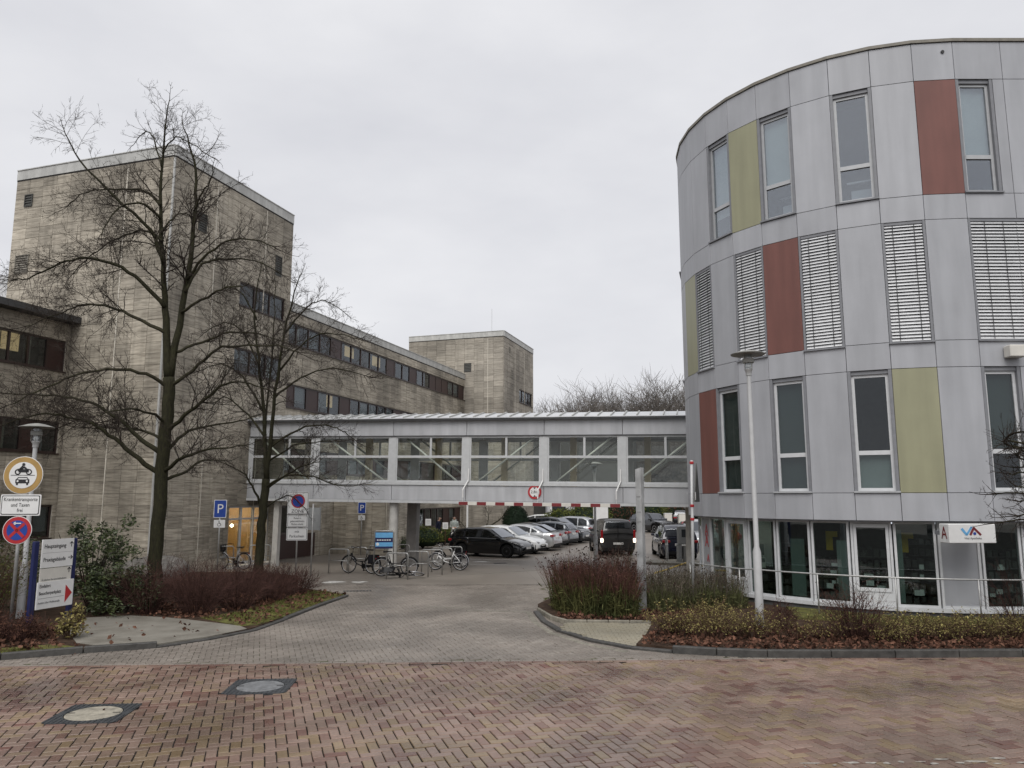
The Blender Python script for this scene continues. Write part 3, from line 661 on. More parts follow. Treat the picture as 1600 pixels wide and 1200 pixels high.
# --- second tower at the end of the wing
T2 = thing('far_stair_tower', 'smaller looking stone tower at the far end of the long wing', 'tower', FO, FR)
it = []
Bl2 = clad(T2, (32.83, 5.2), -math.pi / 2, 8.2, 0, 15.65, [], it, 12)
Br2 = clad(T2, (32.83, -3.0), 0, 8.25, 0, 15.65, [(4.1, 7.9, 10.85, 11.95)], it, 13)
lay(T2, 'stone_slab', it, geo_tile, 'travertine_far', 300, FM)
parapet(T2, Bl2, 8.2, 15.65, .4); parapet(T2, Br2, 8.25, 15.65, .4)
mb = MB(); mb.box(33.05, 41.0, 5.0, 5.2, 0, 15.9).box(40.86, 41.08, -2.78, 5.0, 0, 15.9).box(33.0, 40.9, -2.8, 5.0, 15.5, 15.9); mb.build('rear_shell', 'mortar', T2)
window_band(T2, Br2, 4.1, 7.9, 10.85, 11.95, 4, 52, curt=.2, panel=0)
louvre(T2, Bl2, 4.9, 5.5, 12.9, 13.6, 'vent_dark', 5); louvre(T2, Br2, 1.2, 1.6, 14.6, 15.0, 'vent', 3); louvre(T2, Br2, 1.8, 2.2, 12.6, 13.2, 'vent', 3)
for xx in (6.9,):
    mb = MB(); mb.M = Bl2; mb.box(xx - .02, xx + .02, -.045, -.02, 0, 15.5); mb.build('sealant_joint', 'sealant', T2)
for xx in (2.9, 5.6):
    mb = MB(); mb.M = Br2; mb.box(xx - .02, xx + .02, -.045, -.02, 0, 15.5); mb.build('sealant_joint', 'sealant', T2)
mb = MB(); mb.tube([(34.3, -1.5, 15.9), (34.3, -1.5, 18.3)], .012, 5); mb.build('antenna', 'zinc', T2)

# --- low wing coming towards the camera at the left edge
LWg = thing('low_wing', 'lower stone wing with dark eaves and brown windows at the left edge', 'building', FO, FR)
it = []; LX = 11.0
hl = [(.3, LX - .22, 7.98, 9.22), (.3, LX - .22, 4.72, 5.95), (.3, LX - .22, 1.45, 2.7)]
Bq = clad(LWg, (-LX, 4.6), 0, LX - .04, 0, 9.95, hl, it, 15)
lay(LWg, 'stone_slab', it, geo_tile, 'travertine', 300, FM)
for q, h in enumerate(hl): window_band(LWg, Bq, *h, 13, 60 + q, lit=[.35, .0, 0][q], curt=.45, panel=.22)
mb = MB(); mb.M = Bq; mb.box(-.5, LX + .1, -.5, .3, 9.96, 10.22); mb.build('eaves', 'gutter', LWg)
mb = MB(); mb.M = Bq; mb.box(-.5, LX - .1, .31, 8, 9.9, 10.15).box(-.5, LX - .1, 1.8, 8, 0, 9.9); mb.build('roof', 'house_roof', LWg)
# pale block far left behind the tower
hb = thing('white_block', 'pale white building peeking out left of the tall stone tower', 'building', (-44.5, 62, 0), R(20))
mb = MB(); mb.box(-6, 6.5, -5, 5, 0, 19.6).box(-6.1, 6.6, -5.1, 5.1, 19.6, 20.2); mb.build('wall', 'house_white', hb)
for zz in (17.0, 13.6, 10.2):
    for xx in (-4, -1.2, 1.6, 4.6): mb = MB(); mb.box(xx, xx + 1.5, -5.03, -4.98, zz - 1.4, zz); mb.build('window', 'window_far', hb)
mb = MB(); mb.box(-6.05, 6.55, -5.04, -4.99, 11.0, 11.6); mb.build('grey_band', 'house_roof', hb)
mb = MB(); mb.tube([(5.6, -3, 20), (5.6, -3, 23.5)], .05, 5); mb.build('antenna', 'zinc', hb)

# ---------------------------------------------------------------- glazed footbridge
BO = (-11.84, 34.62, 0)
BM = Matrix.Translation(BO) @ Matrix.Rotation(R(-13.08), 4, 'Z')
br = thing('glass_footbridge', 'enclosed glass footbridge on grey panels linking stone tower and round building', 'footbridge', BO, rot=(0, .0125, R(-13.08)))
post = [-.02, 3.22, 6.86, 10.14, 13.45, 16.65, 19.9, 22.0]
WB = 2.7
Z = dict(bot=2.92, p0=2.98, p1=3.6, led=3.74, tr=4.81, wt=5.67, f1=6.3)
for side, y, s in (('front', 0., -1), ('rear', WB, 1)):
    def yb(a, b): return (y + s * b, y + s * a) if s < 0 else (y + s * a, y + s * b)
    for i in range(len(post) - 1):
        a, b = post[i], post[i+1]
        for (z0, z1, nm) in ((Z['p0'], Z['p1'], 'lower_panel'), (Z['wt'] + .03, Z['f1'], 'upper_panel')):
            c = MB(); c.bbox(a + .008, b - .008, *yb(0, .05), z0, z1, .008, rng.random()); c.build(nm, 'bridge_panel', br)
        if b > 21: continue
        # glazed bay
        f = MB(); l, r_ = a + .15, b - .15; m = l + (r_ - l) * (.52 if i != 0 else .62)
        f.box(l, r_, *yb(-.02, .03), Z['led'], Z['led'] + .07).box(l, r_, *yb(-.02, .03), Z['wt'] - .07, Z['wt']).box(l, l + .06, *yb(-.02, .03), Z['led'] + .07, Z['wt'] - .07).box(r_ - .06, r_, *yb(-.02, .03), Z['led'] + .07, Z['wt'] - .07)
        f.box(l + .06, r_ - .06, *yb(-.02, .035), Z['tr'] - .05, Z['tr'] + .05).box(m - .045, m + .045, *yb(-.02, .03), Z['tr'] + .05, Z['wt'] - .07)
        fw = f.build('window', 'bridge_frame', br)
        for (p, q, z0, z1) in ((l + .06, r_ - .06, Z['led'] + .07, Z['tr'] - .05), (l + .06, m - .045, Z['tr'] + .05, Z['wt'] - .07), (m + .045, r_ - .06, Z['tr'] + .05, Z['wt'] - .07)):
            c = MB(); c.box(p, q, *yb(-.005, .003), z0, z1); c.build('pane', 'pane_bridge', fw)
        d = MB(); up = (i <= 2); x_a, x_b = (l + .25, r_ - .25); za, zb = (Z['wt'], Z['led']) if up else (Z['led'], Z['wt'])
        d.tube([(x_a, y - s * .22, za), (x_b, y - s * .22, zb)], .042, 8); d.build('diagonal_brace', 'bridge_steel', br, smooth=True)
    for p in post[:-1]:
        c = MB(); c.box(p - .148, p + .148, *yb(-.04, .045), Z['led'], Z['wt']); c.build('post', 'bridge_frame', br)
    c = MB(); c.box(post[0], post[-1], *yb(-.05, .10), Z['p1'] + .02, Z['led'] - .003); c.build('ledge', 'bridge_frame', br)
    c = MB(); c.box(post[0], post[-1], *yb(-.05, .07), Z['bot'] - .06, Z['p0'] - .006); c.build('bottom_rail', 'bridge_frame', br)
    c = MB(); c.box(post[0], post[-1], *yb(.05, .09), Z['wt'], Z['wt'] + .025); c.build('drip_edge', 'gutter', br)
    c = MB(); c.box(post[0] - .1, post[-1], *yb(.06, .24), Z['f1'] + .03, Z['f1'] + .13); c.build('gutter', 'gutter', br)
    c = MB(); c.box(post[0] - .1, post[-1], *yb(.0, .12), Z['f1'] + .002, Z['f1'] + .028); c.build('trim', 'bridge_frame', br)
    rf = MB(); ye, ym = y + s * .26, WB / 2; n = 2; z_e, z_m = Z['f1'] + .14, Z['f1'] + .47
    rf.add([(post[0]-.1, ye, z_e), (post[-1], ye, z_e), (post[-1], ym, z_m), (post[0]-.1, ym, z_m), (post[0]-.1, ye, z_e - .03), (post[-1], ye, z_e - .03), (post[-1], ym, z_m - .03), (post[0]-.1, ym, z_m - .03)], [(0,1,2,3),(7,6,5,4),(0,4,5,1),(2,6,7,3)])
    ro = rf.build('roof', 'zinc_roof', br)
    k = post[0] + .1; me = None
    while k < post[-1]:
        if me is None:
            q = MB(); q.add([(-.02, ye, z_e), (.02, ye, z_e), (.02, ym, z_m), (-.02, ym, z_m), (-.02, ye, z_e + .06), (.02, ye, z_e + .06), (.02, ym, z_m + .06), (-.02, ym, z_m + .06)], [(0,1,5,4),(1,2,6,5),(2,3,7,6),(3,0,4,7),(4,5,6,7)]); me = q.mesh('roof_rib', 'metal_cap')
        link('roof_rib', me, ro, (k, 0, 0)); k += .52
c = MB(); c.box(post[0] + .05, post[-1], .06, WB - .06, 2.95, 3.55); c.build('floor_slab', 'concrete_dark', br)
c = MB(); c.box(post[0] + .05, post[-1], .06, WB - .06, 5.9, 6.2); c.build('ceiling', 'white_paint', br)
for p in (1.6, 4.7, 8.1, 11.2, 14.3, 17.5): c = MB(); c.box(p - .13, p + .13, WB - .4, WB - .15, 3.55, 5.9); c.build('inner_post', 'cream_post', br)
c = MB(); c.box(-.06, -.03, -.05, WB + .05, 3.7, 5.7); c.build('end_frame', 'bridge_frame', br)
c = MB(); c.lathe([(.19, 0), (.19, 2.93)], 20, Matrix.Translation((6.86, .3, .08))); c.build('column', 'concrete_col', br, smooth=True, sharp=40)
c = MB(); c.box(6.8, 7.25, 2.05, 2.5, .08, 3.0); c.build('square_pier', 'concrete_dark', br)
c = MB(); c.box(1.2, 1.45, .25, .5, .02, 2.92); c.build('square_pier', 'concrete_col', br)
c = MB(); c.lathe([(.17, 0), (.17, 2.93)], 20, Matrix.Translation((19.2, 2.2, .25))); c.build('column', 'concrete_col', br, smooth=True, sharp=40)
# red and white height bar hung under the bridge
hb_ = thing('height_bar', 'red and white striped height limit bar hanging below the footbridge', 'height bar', (BM @ Vector((10.0, -.4, 2.69))).to_tuple(), rot=(0, .0125, R(-13.08)))
n = 17; Lb = 6.6 / n
for i in range(n):
    c = MB(); c.box(i * Lb + .001, (i + 1) * Lb - .001, -.025, .025, 0, .13); c.build('bar_segment', 'offwhite' if i % 2 else 'red_dark', hb_)
c = MB(); c.box(-.02, 6.62, .03, .05, -.005, .135); c.build('backing_rail', 'white_paint', hb_)
for k in (.15, 3.3, 6.45): c = MB(); c.tube([(k, .04, .13), (k, .04, .3)], .008, 5).tube([(k, .04, .3), (k, .04, .62), (k + .15, .3, 1.02)], .03, 6).tube([(k + .15, .3, 1.02), (k + .15, .34, 1.5)], .03, 6); c.build('hanger', 'white_paint', hb_)
sg = thing('clearance_sign', 'round white sign with red ring reading 2,8m on the bridge side', 'sign', (BM @ Vector((13.12, -.075, 3.21))).to_tuple(), R(-13.08))
MX = Matrix.Rotation(R(90), 4, 'X')
c = MB(); c.lathe([(.28, 0), (.28, .012)], 28, MX); c.build('plate', 'sign_red', sg)
c = MB(); c.lathe([(.20, .013), (.20, .017)], 28, MX); c.build('face', 'white_paint', sg)
text(sg, '2,8m', .16, (0, -.02, 0), (R(90), 0, 0), 'text_black')
for zz in (-1, 1): c = MB(); c.add([(-.055, -.02, zz*.19), (.055, -.02, zz*.19), (0, -.02, zz*.115), (-.055, -.022, zz*.19), (.055, -.022, zz*.19), (0, -.022, zz*.115)], [(0,1,2),(3,4,5)]); c.build('arrow', 'text_black', sg)

# ---------------------------------------------------------------- round panelled building
CC = Vector((11.852, 25.025, 0)); RR = 6.025
rb = thing('round_building', 'round four storey building clad in grey, red and green metal panels', 'building', CC)
def seam(i, r=RR, a0=179.2, last=9, step=1.27):
    if i > last: p = seam(last, r, a0, last); return Vector((p.x + (i - last) * step, p.y, 0))
    if i < -9: p = seam(-9, r, a0, last); return Vector((p.x + (-9 - i) * 1.3, p.y, 0))
    a = R(a0 + 10 * i); return Vector((r * math.cos(a), r * math.sin(a), 0))
def facet(i, **k):
    a, b = seam(i, **k), seam(i + 1, **k); d = b - a
    return Matrix.Translation(a) @ Matrix.Rotation(math.atan2(d.y, d.x), 4, 'Z'), d.length
def footprint(off, r=RR): return [tuple(seam(i, r - off)[:2]) for i in range(-15, 15)]
ROWS = [('strip', 2.412, 3.109), ('w1', 3.109, 6.249), ('strip', 6.249, 6.939), ('w2', 6.939, 10.132), ('strip', 10.132, 10.81), ('w3', 10.81, 13.99), ('strip', 13.99, 15.06)]
LAY = {'w1': {0: 'g', 1: 'r', 2: 'W', 3: 'g', 4: 'W', 5: 'g', 6: 'W', 7: 'G', 8: 'g', 9: 'W', 10: 'g', 11: 'W', 12: 'g', -1: 'g', -2: 'W'},
       'w2': {0: 'G', 1: 'B', 2: 'g', 3: 'B', 4: 'r', 5: 'B', 6: 'g', 7: 'B', 8: 'g', 9: 'B', 10: 'B', 11: 'g', 12: 'g', -1: 'g', -2: 'W'},
       'w3': {0: 'g', 1: 'g', 2: 'W', 3: 'G', 4: 'W', 5: 'g', 6: 'W', 7: 'g', 8: 'r', 9: 'W', 10: 'g', 11: 'W', 12: 'g', -1: 'g', -2: 'W'}}
PM = {'g': 'alu_panel', 'r': 'red_panel', 'G': 'green_panel'}
slat_me = {}
def cell_window(B, w, z0, z1, floor, i):
    white = floor == 'w1'
    f = MB(); f.M = B; l, r_, y0, y1 = .085, w - .085, .10, .17; fw = .075; tz = z0 + (z1 - z0) * .325
    z0 += .05; z1 -= .10
    f.box(l, r_, y0, y1, z0, z0 + fw).box(l, r_, y0, y1, z1 - fw, z1).box(l, l + fw, y0, y1, z0 + fw, z1 - fw).box(r_ - fw, r_, y0, y1, z0 + fw, z1 - fw).box(l + fw, r_ - fw, y0 - .012, y1, tz - .055, tz + .055)
    W = f.build('window', 'white_frame' if white else 'alu_frame', rb)
    j = MB(); j.M = B; j.box(.004, .083, .01, .2, z0 - .05, z1 + .1).box(w - .083, w - .004, .01, .2, z0 - .05, z1 + .1).box(.084, w - .084, .05, .2, z1 + .002, z1 + .1); j.build('reveal', 'reveal', W)
    s = MB(); s.M = B; s.box(-.01, w + .01, -.055, .12, z0 - .045, z0 - .003); s.build('sill', 'alu_frame' if white else 'reveal', W)
    for a, b in ((z0 + fw, tz - .055), (tz + .055, z1 - fw)):
        p = MB(); p.M = B; p.box(l + fw, r_ - fw, .13, .14, a, b); p.build('pane', 'pane_blue' if floor == 'w3' else 'pane_dark', W)
    if white:
        h = MB(); h.M = B
        for zz in (z0 + .25, tz, z1 - .9, z1 - .15):
            h.box(l - .03, l - .005, .05, .09, zz, zz + .07).box(r_ + .005, r_ + .03, .05, .09, zz, zz + .07)
        h.build('hinges', 'reveal', W)
    c = MB(); c.M = B
    if floor == 'w3' and i in (2, 4, 9): c.box(l, r_, .24, .25, tz if i != 2 else tz - .3, z1); c.build('roller_blind', 'roller_pale', W)
    elif floor == 'w1': c.box(l, r_, .24, .25, (tz + .1) if i == 9 else z0, z1 if i != 6 else tz); c.build('roller_blind', 'roller' if i != 6 else 'roller_pale', W)
    if floor == 'w3' and i in (4, 6):     # radiator rail / boxes by the window
        c = MB(); c.M = B; c.box(l + .2, r_, .7, .74, z0 + .75, z0 + .8).box(l + .3, r_, .6, 1.0, z0 + .1, z0 + .5); c.build('room_shelf', 'white_frame', W)
def cell_blind(B, w, z0, z1, i):
    """external venetian blind let down in front of the window"""
    r = MB(); r.M = B; lx = .07 if i != 10 else .0; rx = w - .07 if i != 9 else w
    r.box(.005, .065, .005, .16, z0, z1) if i != 10 else None; r.box(w - .065, w - .005, .005, .16, z0, z1) if i != 9 else None
    r.box(lx, rx, .02, .16, z1 - .07, z1)
    W = r.build('blind_window', 'reveal', rb)
    s = MB(); s.M = B; s.box(-.01 if i != 10 else 0, w + (.01 if i != 9 else 0), -.055, .12, z0 - .045, z0 - .003); s.build('sill', 'reveal', W)
    b = MB(); b.M = B; b.box(lx, rx, .17, .18, z0, z1 - .07); b.build('pane', 'pane_dark', W)
    b = MB(); b.M = B; b.box(lx, rx, .3, .31, z0, z1); b.build('dark_backing', 'interior_dark', W)
    n = 36; key = round(rx - lx, 3)
    if key not in slat_me:
        m = MB(); L_ = rx - lx - .012; x0 = .006
        # curved slat, lip at both rims
        prof = [(.014, -.038), (.026, -.028), (.046, -.002), (.060, .022), (.068, .036)]
        vs = []; fs = []
        for k, (yy, zz) in enumerate(prof): vs += [(x0, yy, zz), (x0 + L_, yy, zz)]
        for k in range(4): fs.append((2*k, 2*k+1, 2*k+3, 2*k+2))
        m.add(vs, fs); slat_me[key] = m.mesh('slat', 'slat', True)
    for k in range(n):
        z = z0 + .06 + k * (z1 - z0 - .16) / (n - 1)
        o = link('slat', slat_me[key], W); o.matrix_local = B @ Matrix.Translation((lx, 0, z)) @ Matrix.Rotation(rng.gauss(0, .012), 4, 'X')
    for xx in ((.22, .78) if i < 9 else (.3, .7)):
        c = MB(); c.M = B; c.box(lx + (rx - lx) * xx - .008, lx + (rx - lx) * xx + .008, .012, .016, z0 + .03, z1 - .07); c.build('ladder_tape', 'interior_dark', W)
for nm, z0, z1 in ROWS:
    for i in range(-12, 14):
        B, w = facet(i); k = 'g' if nm == 'strip' else LAY[nm].get(i, 'g')
        if k in PM:
            m = MB(); m.M = B; m.bbox(.007, w - .007, 0, .04, z0 + .006, z1 - .006, .004, rng.random())
            m.build('facade_panel', PM[k], rb)
            m = MB(); m.M = B; m.box(.02, w - .02, .055, .16, z0, z1); m.build('backing', 'interior_dark', rb)
        elif k == 'W' and i >= 9:      # straight part: narrower window, filler panel beside it
            cell_window(B, .98, z0, z1, nm, i); m = MB(); m.M = B; m.bbox(.99, w - .007, 0, .04, z0 + .006, z1 - .006, .004, rng.random()); m.build('facade_panel', 'alu_panel', rb)
            m = MB(); m.M = B; m.box(1.0, w - .02, .055, .16, z0, z1); m.build('backing', 'interior_dark', rb)
        elif k == 'W': cell_window(B, w, z0, z1, nm, i)
        else: cell_blind(B, w, z0, z1, i)
for i in range(-12, 14):          # roof edge flashing and panel-joint pipe
    B, w = facet(i, r=RR + .04); m = MB(); m.M = B; m.box(-.002, w + .002, 0, .3, 15.065, 15.15); m.build('roof_flashing', 'vent', rb)
m = MB(); m.prism(footprint(.25), 14.85, 15.0); m.build('roof', 'house_roof', rb)
m = MB(); m.prism(footprint(.05), 2.385, 2.41); m.build('soffit', 'reveal', rb)
for z in (2.45, 6.45, 10.3): m = MB(); m.prism(footprint(.22), z, z + .35); m.build('floor_slab', 'interior_mid', rb)
m = MB(); m.prism(footprint(2.7), .2, 14.8); m.build('core_walls', 'interior_mid', rb)
B8, w8 = facet(8); m = MB(); m.lathe([(.045, -.02), (.045, .03)], 12, B8 @ Matrix.Translation((w8 * .75, -.0, 14.78)) @ Matrix.Rotation(R(90), 4, 'X')); m.build('overflow_spout', 'black', rb)
# ground floor: tall glazed units on a white sill, set back below the panels
R2 = 5.72; GA = 187 - 360 + 180
def gf(k): return facet(k, r=R2, a0=187.0, last=8, step=1.02)
kinds = {-1: 'text', 0: 'win', 1: 'door', 2: 'win', 3: 'blue', 4: 'win', 5: 'door', 6: 'win', 7: 'panel', 8: 'win', 9: 'win', 10: 'win', 11: 'win'}
GZ0, GZ1 = .30, 2.385
for k in range(-10, 13):
    B, w = gf(k); q = kinds.get(k, 'win'); f = MB(); f.M = B; a, b = .02, w - .02; fw = .058
    f.box(a, b, 0, .09, GZ0, GZ0 + fw).box(a, b, 0, .09, GZ1 - .05, GZ1).box(a, a + fw, 0, .09, GZ0 + fw, GZ1 - .05).box(b - fw, b, 0, .09, GZ0 + fw, GZ1 - .05)
    if q == 'door':
        f.box(a + fw, b - fw, .0, .07, GZ0 + fw, GZ0 + .34).box(a + fw + .01, a + fw + .08, -.02, .05, GZ0 + .34, GZ1 - .06).box(b - fw - .08, b - fw - .01, -.02, .05, GZ0 + .34, GZ1 - .06).box(a + fw + .08, b - fw - .08, -.02, .05, GZ1 - .15, GZ1 - .06).box(a + fw + .08, b - fw - .08, -.02, .05, GZ0 + .34, GZ0 + .43)
    W = f.build('shop_window', 'white_frame', rb); p = MB(); p.M = B
    if q == 'panel': p.box(a + fw, b - fw, .03, .05, GZ0 + fw, GZ1 - .05); p.build('infill_panel', 'alu_panel', W)
    elif q == 'text':
        p.box(a + fw, b - fw, .03, .05, GZ0 + fw, GZ1 - .05); p.build('infill_panel', 'alu_panel', W)
        t = text(W, 'A', .55, (0, 0, 0), (0, 0, 0), 'sign_red', 'pharmacy_mark', ext=.004); t.matrix_local = B @ Matrix.Translation((w / 2, .02, 1.95)) @ Matrix.Rotation(R(90), 4, 'X')
        t = text(W, 'A', .55, (0, 0, 0), (0, 0, 0), 'sign_red', 'pharmacy_mark', ext=.004); t.matrix_local = B @ Matrix.Translation((w / 2, .02, 1.62)) @ Matrix.Rotation(R(90), 4, 'X')
        t = text(W, 'A', .34, (0, 0, 0), (0, 0, 0), 'sign_red', 'pharmacy_mark', ext=.004); t.matrix_local = B @ Matrix.Translation((w * .6, .02, 1.1)) @ Matrix.Rotation(R(90), 4, 'X')
    else:
        zb = GZ0 + (.43 if q == 'door' else fw); zt = GZ1 - (.15 if q == 'door' else .05); e = .16 if q == 'door' else fw
        p.box(a + e, b - e, .03, .04, zb, zt); p.build('pane', 'pane_shop', W)
    g = random.Random(k + 40)
    if q not in ('panel', 'text') and k in (3, 4, 6):
        c = MB(); c.M = B; s = {3: (.35, .75), 4: (.62, .92), 6: (.1, .22)}[k]; c.box(w * s[0], w * s[1], .12, .13, GZ0 + .08, GZ1 - (.5 if k != 6 else .2)); c.build('display_screen', 'teal_screen', W)
    if k in (5, 6, 4, 8):
        for n_ in range(5):
            c = MB(); c.M = B; x = g.uniform(.25, w - .35); z = g.choice([.55, .62, .75, .95, 1.2]); c.box(x, x + g.uniform(.09, .2), .30 + n_ * .01, .305 + n_ * .01, z, z + g.uniform(.07, .16)); c.build('price_card', 'white_paint', W)
    if k == 4 or k == 6:
        c = MB(); c.M = B; c.box(.25, .42, .5, .52, 1.6, 2.1).box(.42, .55, .5, .52, 1.95, 2.1); c.build('yellow_notice', 'yellow_sign', W)
    if k == 2:
        c = MB(); c.M = B; c.box(.18, .55, .06, .07, 1.05, 1.33); pk = c.build('poster', 'offwhite', W)
        c = MB(); c.M = B; c.box(.2, .53, .055, .0595, 1.19, 1.31); c.build('poster_band', 'text_grey', W)
        c = MB(); c.M = B; c.box(.2, .5, .06, .07, 1.4, 1.7); c.build('poster', 'text_grey', W)
m = MB()
for k in range(-10, 13):
    B, w = gf(k); m = MB(); m.M = B; m.box(0, w, -.05, .15, .2, .298); m.build('sill_band', 'white_frame', rb)
    m = MB(); m.M = B; m.box(0, w, .03, .2, -.05, .198); m.build('plinth', 'plinth', rb)
m = MB(); m.prism(footprint(.45), .1, .22); m.build('shop_floor', 'interior_dark', rb)
g = random.Random(5)
for n_ in range(26):                # stocked shelves inside the shop
    a = R(g.uniform(185, 330)); rr = g.uniform(3.6, 4.6); m = MB(); hh = g.uniform(.8, 1.9)
    m.M = Matrix.Translation((rr * math.cos(a) + (g.uniform(0, 3) if math.degrees(a) > 268 else 0), rr * math.sin(a), .22)) @ Matrix.Rotation(a + math.pi / 2, 4, 'Z')
    for z in range(int(hh / .3)): 
        m.box(-.5, .5, -.15, .15, z * .3, z * .3 + .02)
        for xx in range(6): m.box(-.48 + xx * .16, -.36 + xx * .16, -.13, .1, z * .3 + .021, z * .3 + g.uniform(.1, .25), g.random())
    m.build('stock_shelf', 'shelf', rb)
for n_ in range(5):
    a = R(215 + n_ * 14); m = MB(); m.M = Matrix.Translation((4.4 * math.cos(a), 4.4 * math.sin(a), 2.3)) @ Matrix.Rotation(a + 1.2, 4, 'Z'); m.box(-.45, .45, -.03, .03, 0, .04); m.build('ceiling_tube', 'tube_lit', rb)
# rail along the ramp
rl = thing('ramp_handrail', 'thin metal handrail curving along the front of the round building', 'handrail', CC)
pts = []
for k in range(0, 21):
    a = R(194 + k * 3.75); pts.append((6.75 * math.cos(a), 6.75 * math.sin(a), 1.10 - (.02 if k < 6 else 0)))
for k in range(1, 8): pts.append((pts[20][0] + k * .8, pts[20][1] - .01 * k, 1.10 + .03 * k))
m = MB(); m.tube(pts, .02, 8); m.build('rail', 'zinc', rl, smooth=True)
for k in (0, 5, 10, 14, 18, 22, 25): p = pts[k]; m = MB(); m.tube([(p[0], p[1], -.0), (p[0], p[1], p[2])], .02, 6); m.build('rail_post', 'zinc', rl, smooth=True)
# light box sign over the shop
vb = thing('pharmacy_sign', 'white box sign with blue and red VA logo above the shop windows', 'sign', (10.85, 18.62, 0), R(3))
m = MB(); m.bbox(-.57, .57, -.19, .19, 1.93, 2.375, .012); m.build('sign_box', 'white_paint', vb)
def strokes(parent, segs, m_, y, th, name):
    for (x0, z0, x1, z1, w_) in segs:
        d = Vector((x1 - x0, z1 - z0)); n = Vector((-d.y, d.x)).normalized() * w_ / 2; c = MB()
        q = [(x0 + n.x, z0 + n.y), (x0 - n.x, z0 - n.y), (x1 - n.x, z1 - n.y), (x1 + n.x, z1 + n.y)]
        c.add([(a, y, b) for a, b in q] + [(a, y + th, b) for a, b in q], [(0,1,2,3),(7,6,5,4),(0,4,5,1),(1,5,6,2),(2,6,7,3),(3,7,4,0)]); c.build(name, m_, parent)
strokes(vb, [(-.26, 2.27, -.14, 2.12, .055), (-.15, 2.12, -.01, 2.31, .045)], 'sign_lblue', -.197, .006, 'logo_stroke')
strokes(vb, [(-.06, 2.12, .04, 2.29, .05), (.03, 2.29, .2, 2.12, .05)], 'red_dark', -.1985, .006, 'logo_stroke')
m = MB(); m.lathe([(.035, .19), (.035, .2)], 14, Matrix.Translation((.05, 0, 2.155)) @ Matrix.Rotation(R(90), 4, 'X')); m.build('logo_dot', 'sign_blue', vb)
text(vb, 'Vital Apotheke', .07, (.0, -.195, 2.045), (R(90), 0, 0), 'text_grey', sx=1.0)
t = text(vb, 'A', .42, (-.576, 0, 2.15), (R(90), 0, R(-90)), 'red_dark', 'pharmacy_mark', sx=.8)
m = MB(); m.box(-.5, .5, .19, .5, 2.1, 2.2); m.build('bracket', 'reveal', vb)
wb = MB(); wb.bbox(12.35, 12.75, 18.7, 18.98, 6.45, 6.75, .02); wb.build('awning_case', 'offwhite', label='small cream box fixed to the grey panels at the right edge', cat='wall box')

# ---------------------------------------------------------------- lamps, posts, signs
def lamp_post(label, loc, h, big=True, lean=0):
    t = thing('street_lamp', label, 'street lamp', loc); t.rotation_euler[1] = lean
    s = 1.0 if big else .62
    m = MB(); m.lathe([(.075 * s + .02, 0), (.075 * s + .02, h * .26), (.06 * s, h * .28), (.052 * s, h - .62 * s)], 14); m.build('pole', 'lamp_grey', t, smooth=True, sharp=50)
    z = h - .62 * s
    m = MB(); m.lathe([(.07*s, z), (.075*s, z + .1*s), (.095*s, z + .12*s), (.1*s, z + .15*s), (.085*s, z + .16*s)], 14); m.build('neck', 'lamp_grey', t, smooth=True, sharp=50)
    m = MB(); m.lathe([(.085*s, z + .16*s), (.085*s, z + .52*s)], 14); m.build('lamp_glass', 'lamp_glass', t, smooth=True, sharp=50)
    m = MB(); m.lathe([(.03*s, z + .16*s), (.06*s, z + .22*s), (.03*s, z + .3*s)], 10); m.build('bulb', 'white_paint', t, smooth=True)
    m = MB(); m.lathe([(.125*s, z + .3*s), (.135*s, z + .31*s), (.135*s, z + .40*s), (.125*s, z + .41*s)], 16); m.build('louvre_ring', 'lamp_hood', t, smooth=True, sharp=40)
    for k in range(4): m = MB(); a = k * math.pi / 2 + .4; m.tube([(.11*s*math.cos(a), .11*s*math.sin(a), z + .15*s), (.11*s*math.cos(a), .11*s*math.sin(a), z + .55*s)], .008*s, 5); m.build('strut', 'lamp_hood', t)
    m = MB(); m.lathe([(.40*s, z + .50*s), (.41*s, z + .515*s), (.2*s, z + .585*s), (.06*s, z + .61*s)], 24); m.build('hood', 'lamp_hood', t, smooth=True, sharp=40)
lamp_post('tall grey street lamp with flat round hood in front of the round building', (5.66, 18.13, .08), 6.42)
lamp_post('slim grey street lamp standing in front of the dark van and bridge', (3.85, 36.1, 0), 4.65, True)
lamp_post('grey street lamp with white hood rising behind the round traffic signs', (-12.15, 19.6, 0), 4.88, True)
def disc(parent, rad, y, m_, z, x=0, name='disc', th=.006, n=32): c = MB(); c.lathe([(rad, 0), (rad, th)], n, Matrix.Translation((x, y, z)) @ Matrix.Rotation(R(90), 4, 'X')); return c.build(name, m_, parent)
def plate(parent, x0, x1, z0, z1, y, m_, name='plate', th=.006, rad=.03):
    c = MB(); pts = []
    for (cx, cz, a0) in ((x1 - rad, z1 - rad, 0), (x0 + rad, z1 - rad, 90), (x0 + rad, z0 + rad, 180), (x1 - rad, z0 + rad, 270)):
        for k in range(5): a = R(a0 + k * 22.5); pts.append((cx + rad * math.cos(a), cz + rad * math.sin(a)))
    c.prism(pts, 0, th, Matrix.Translation((0, y, 0)) @ Matrix.Rotation(R(90), 4, 'X')); return c.build(name, m_, parent)
RX = (R(90), 0, 0)
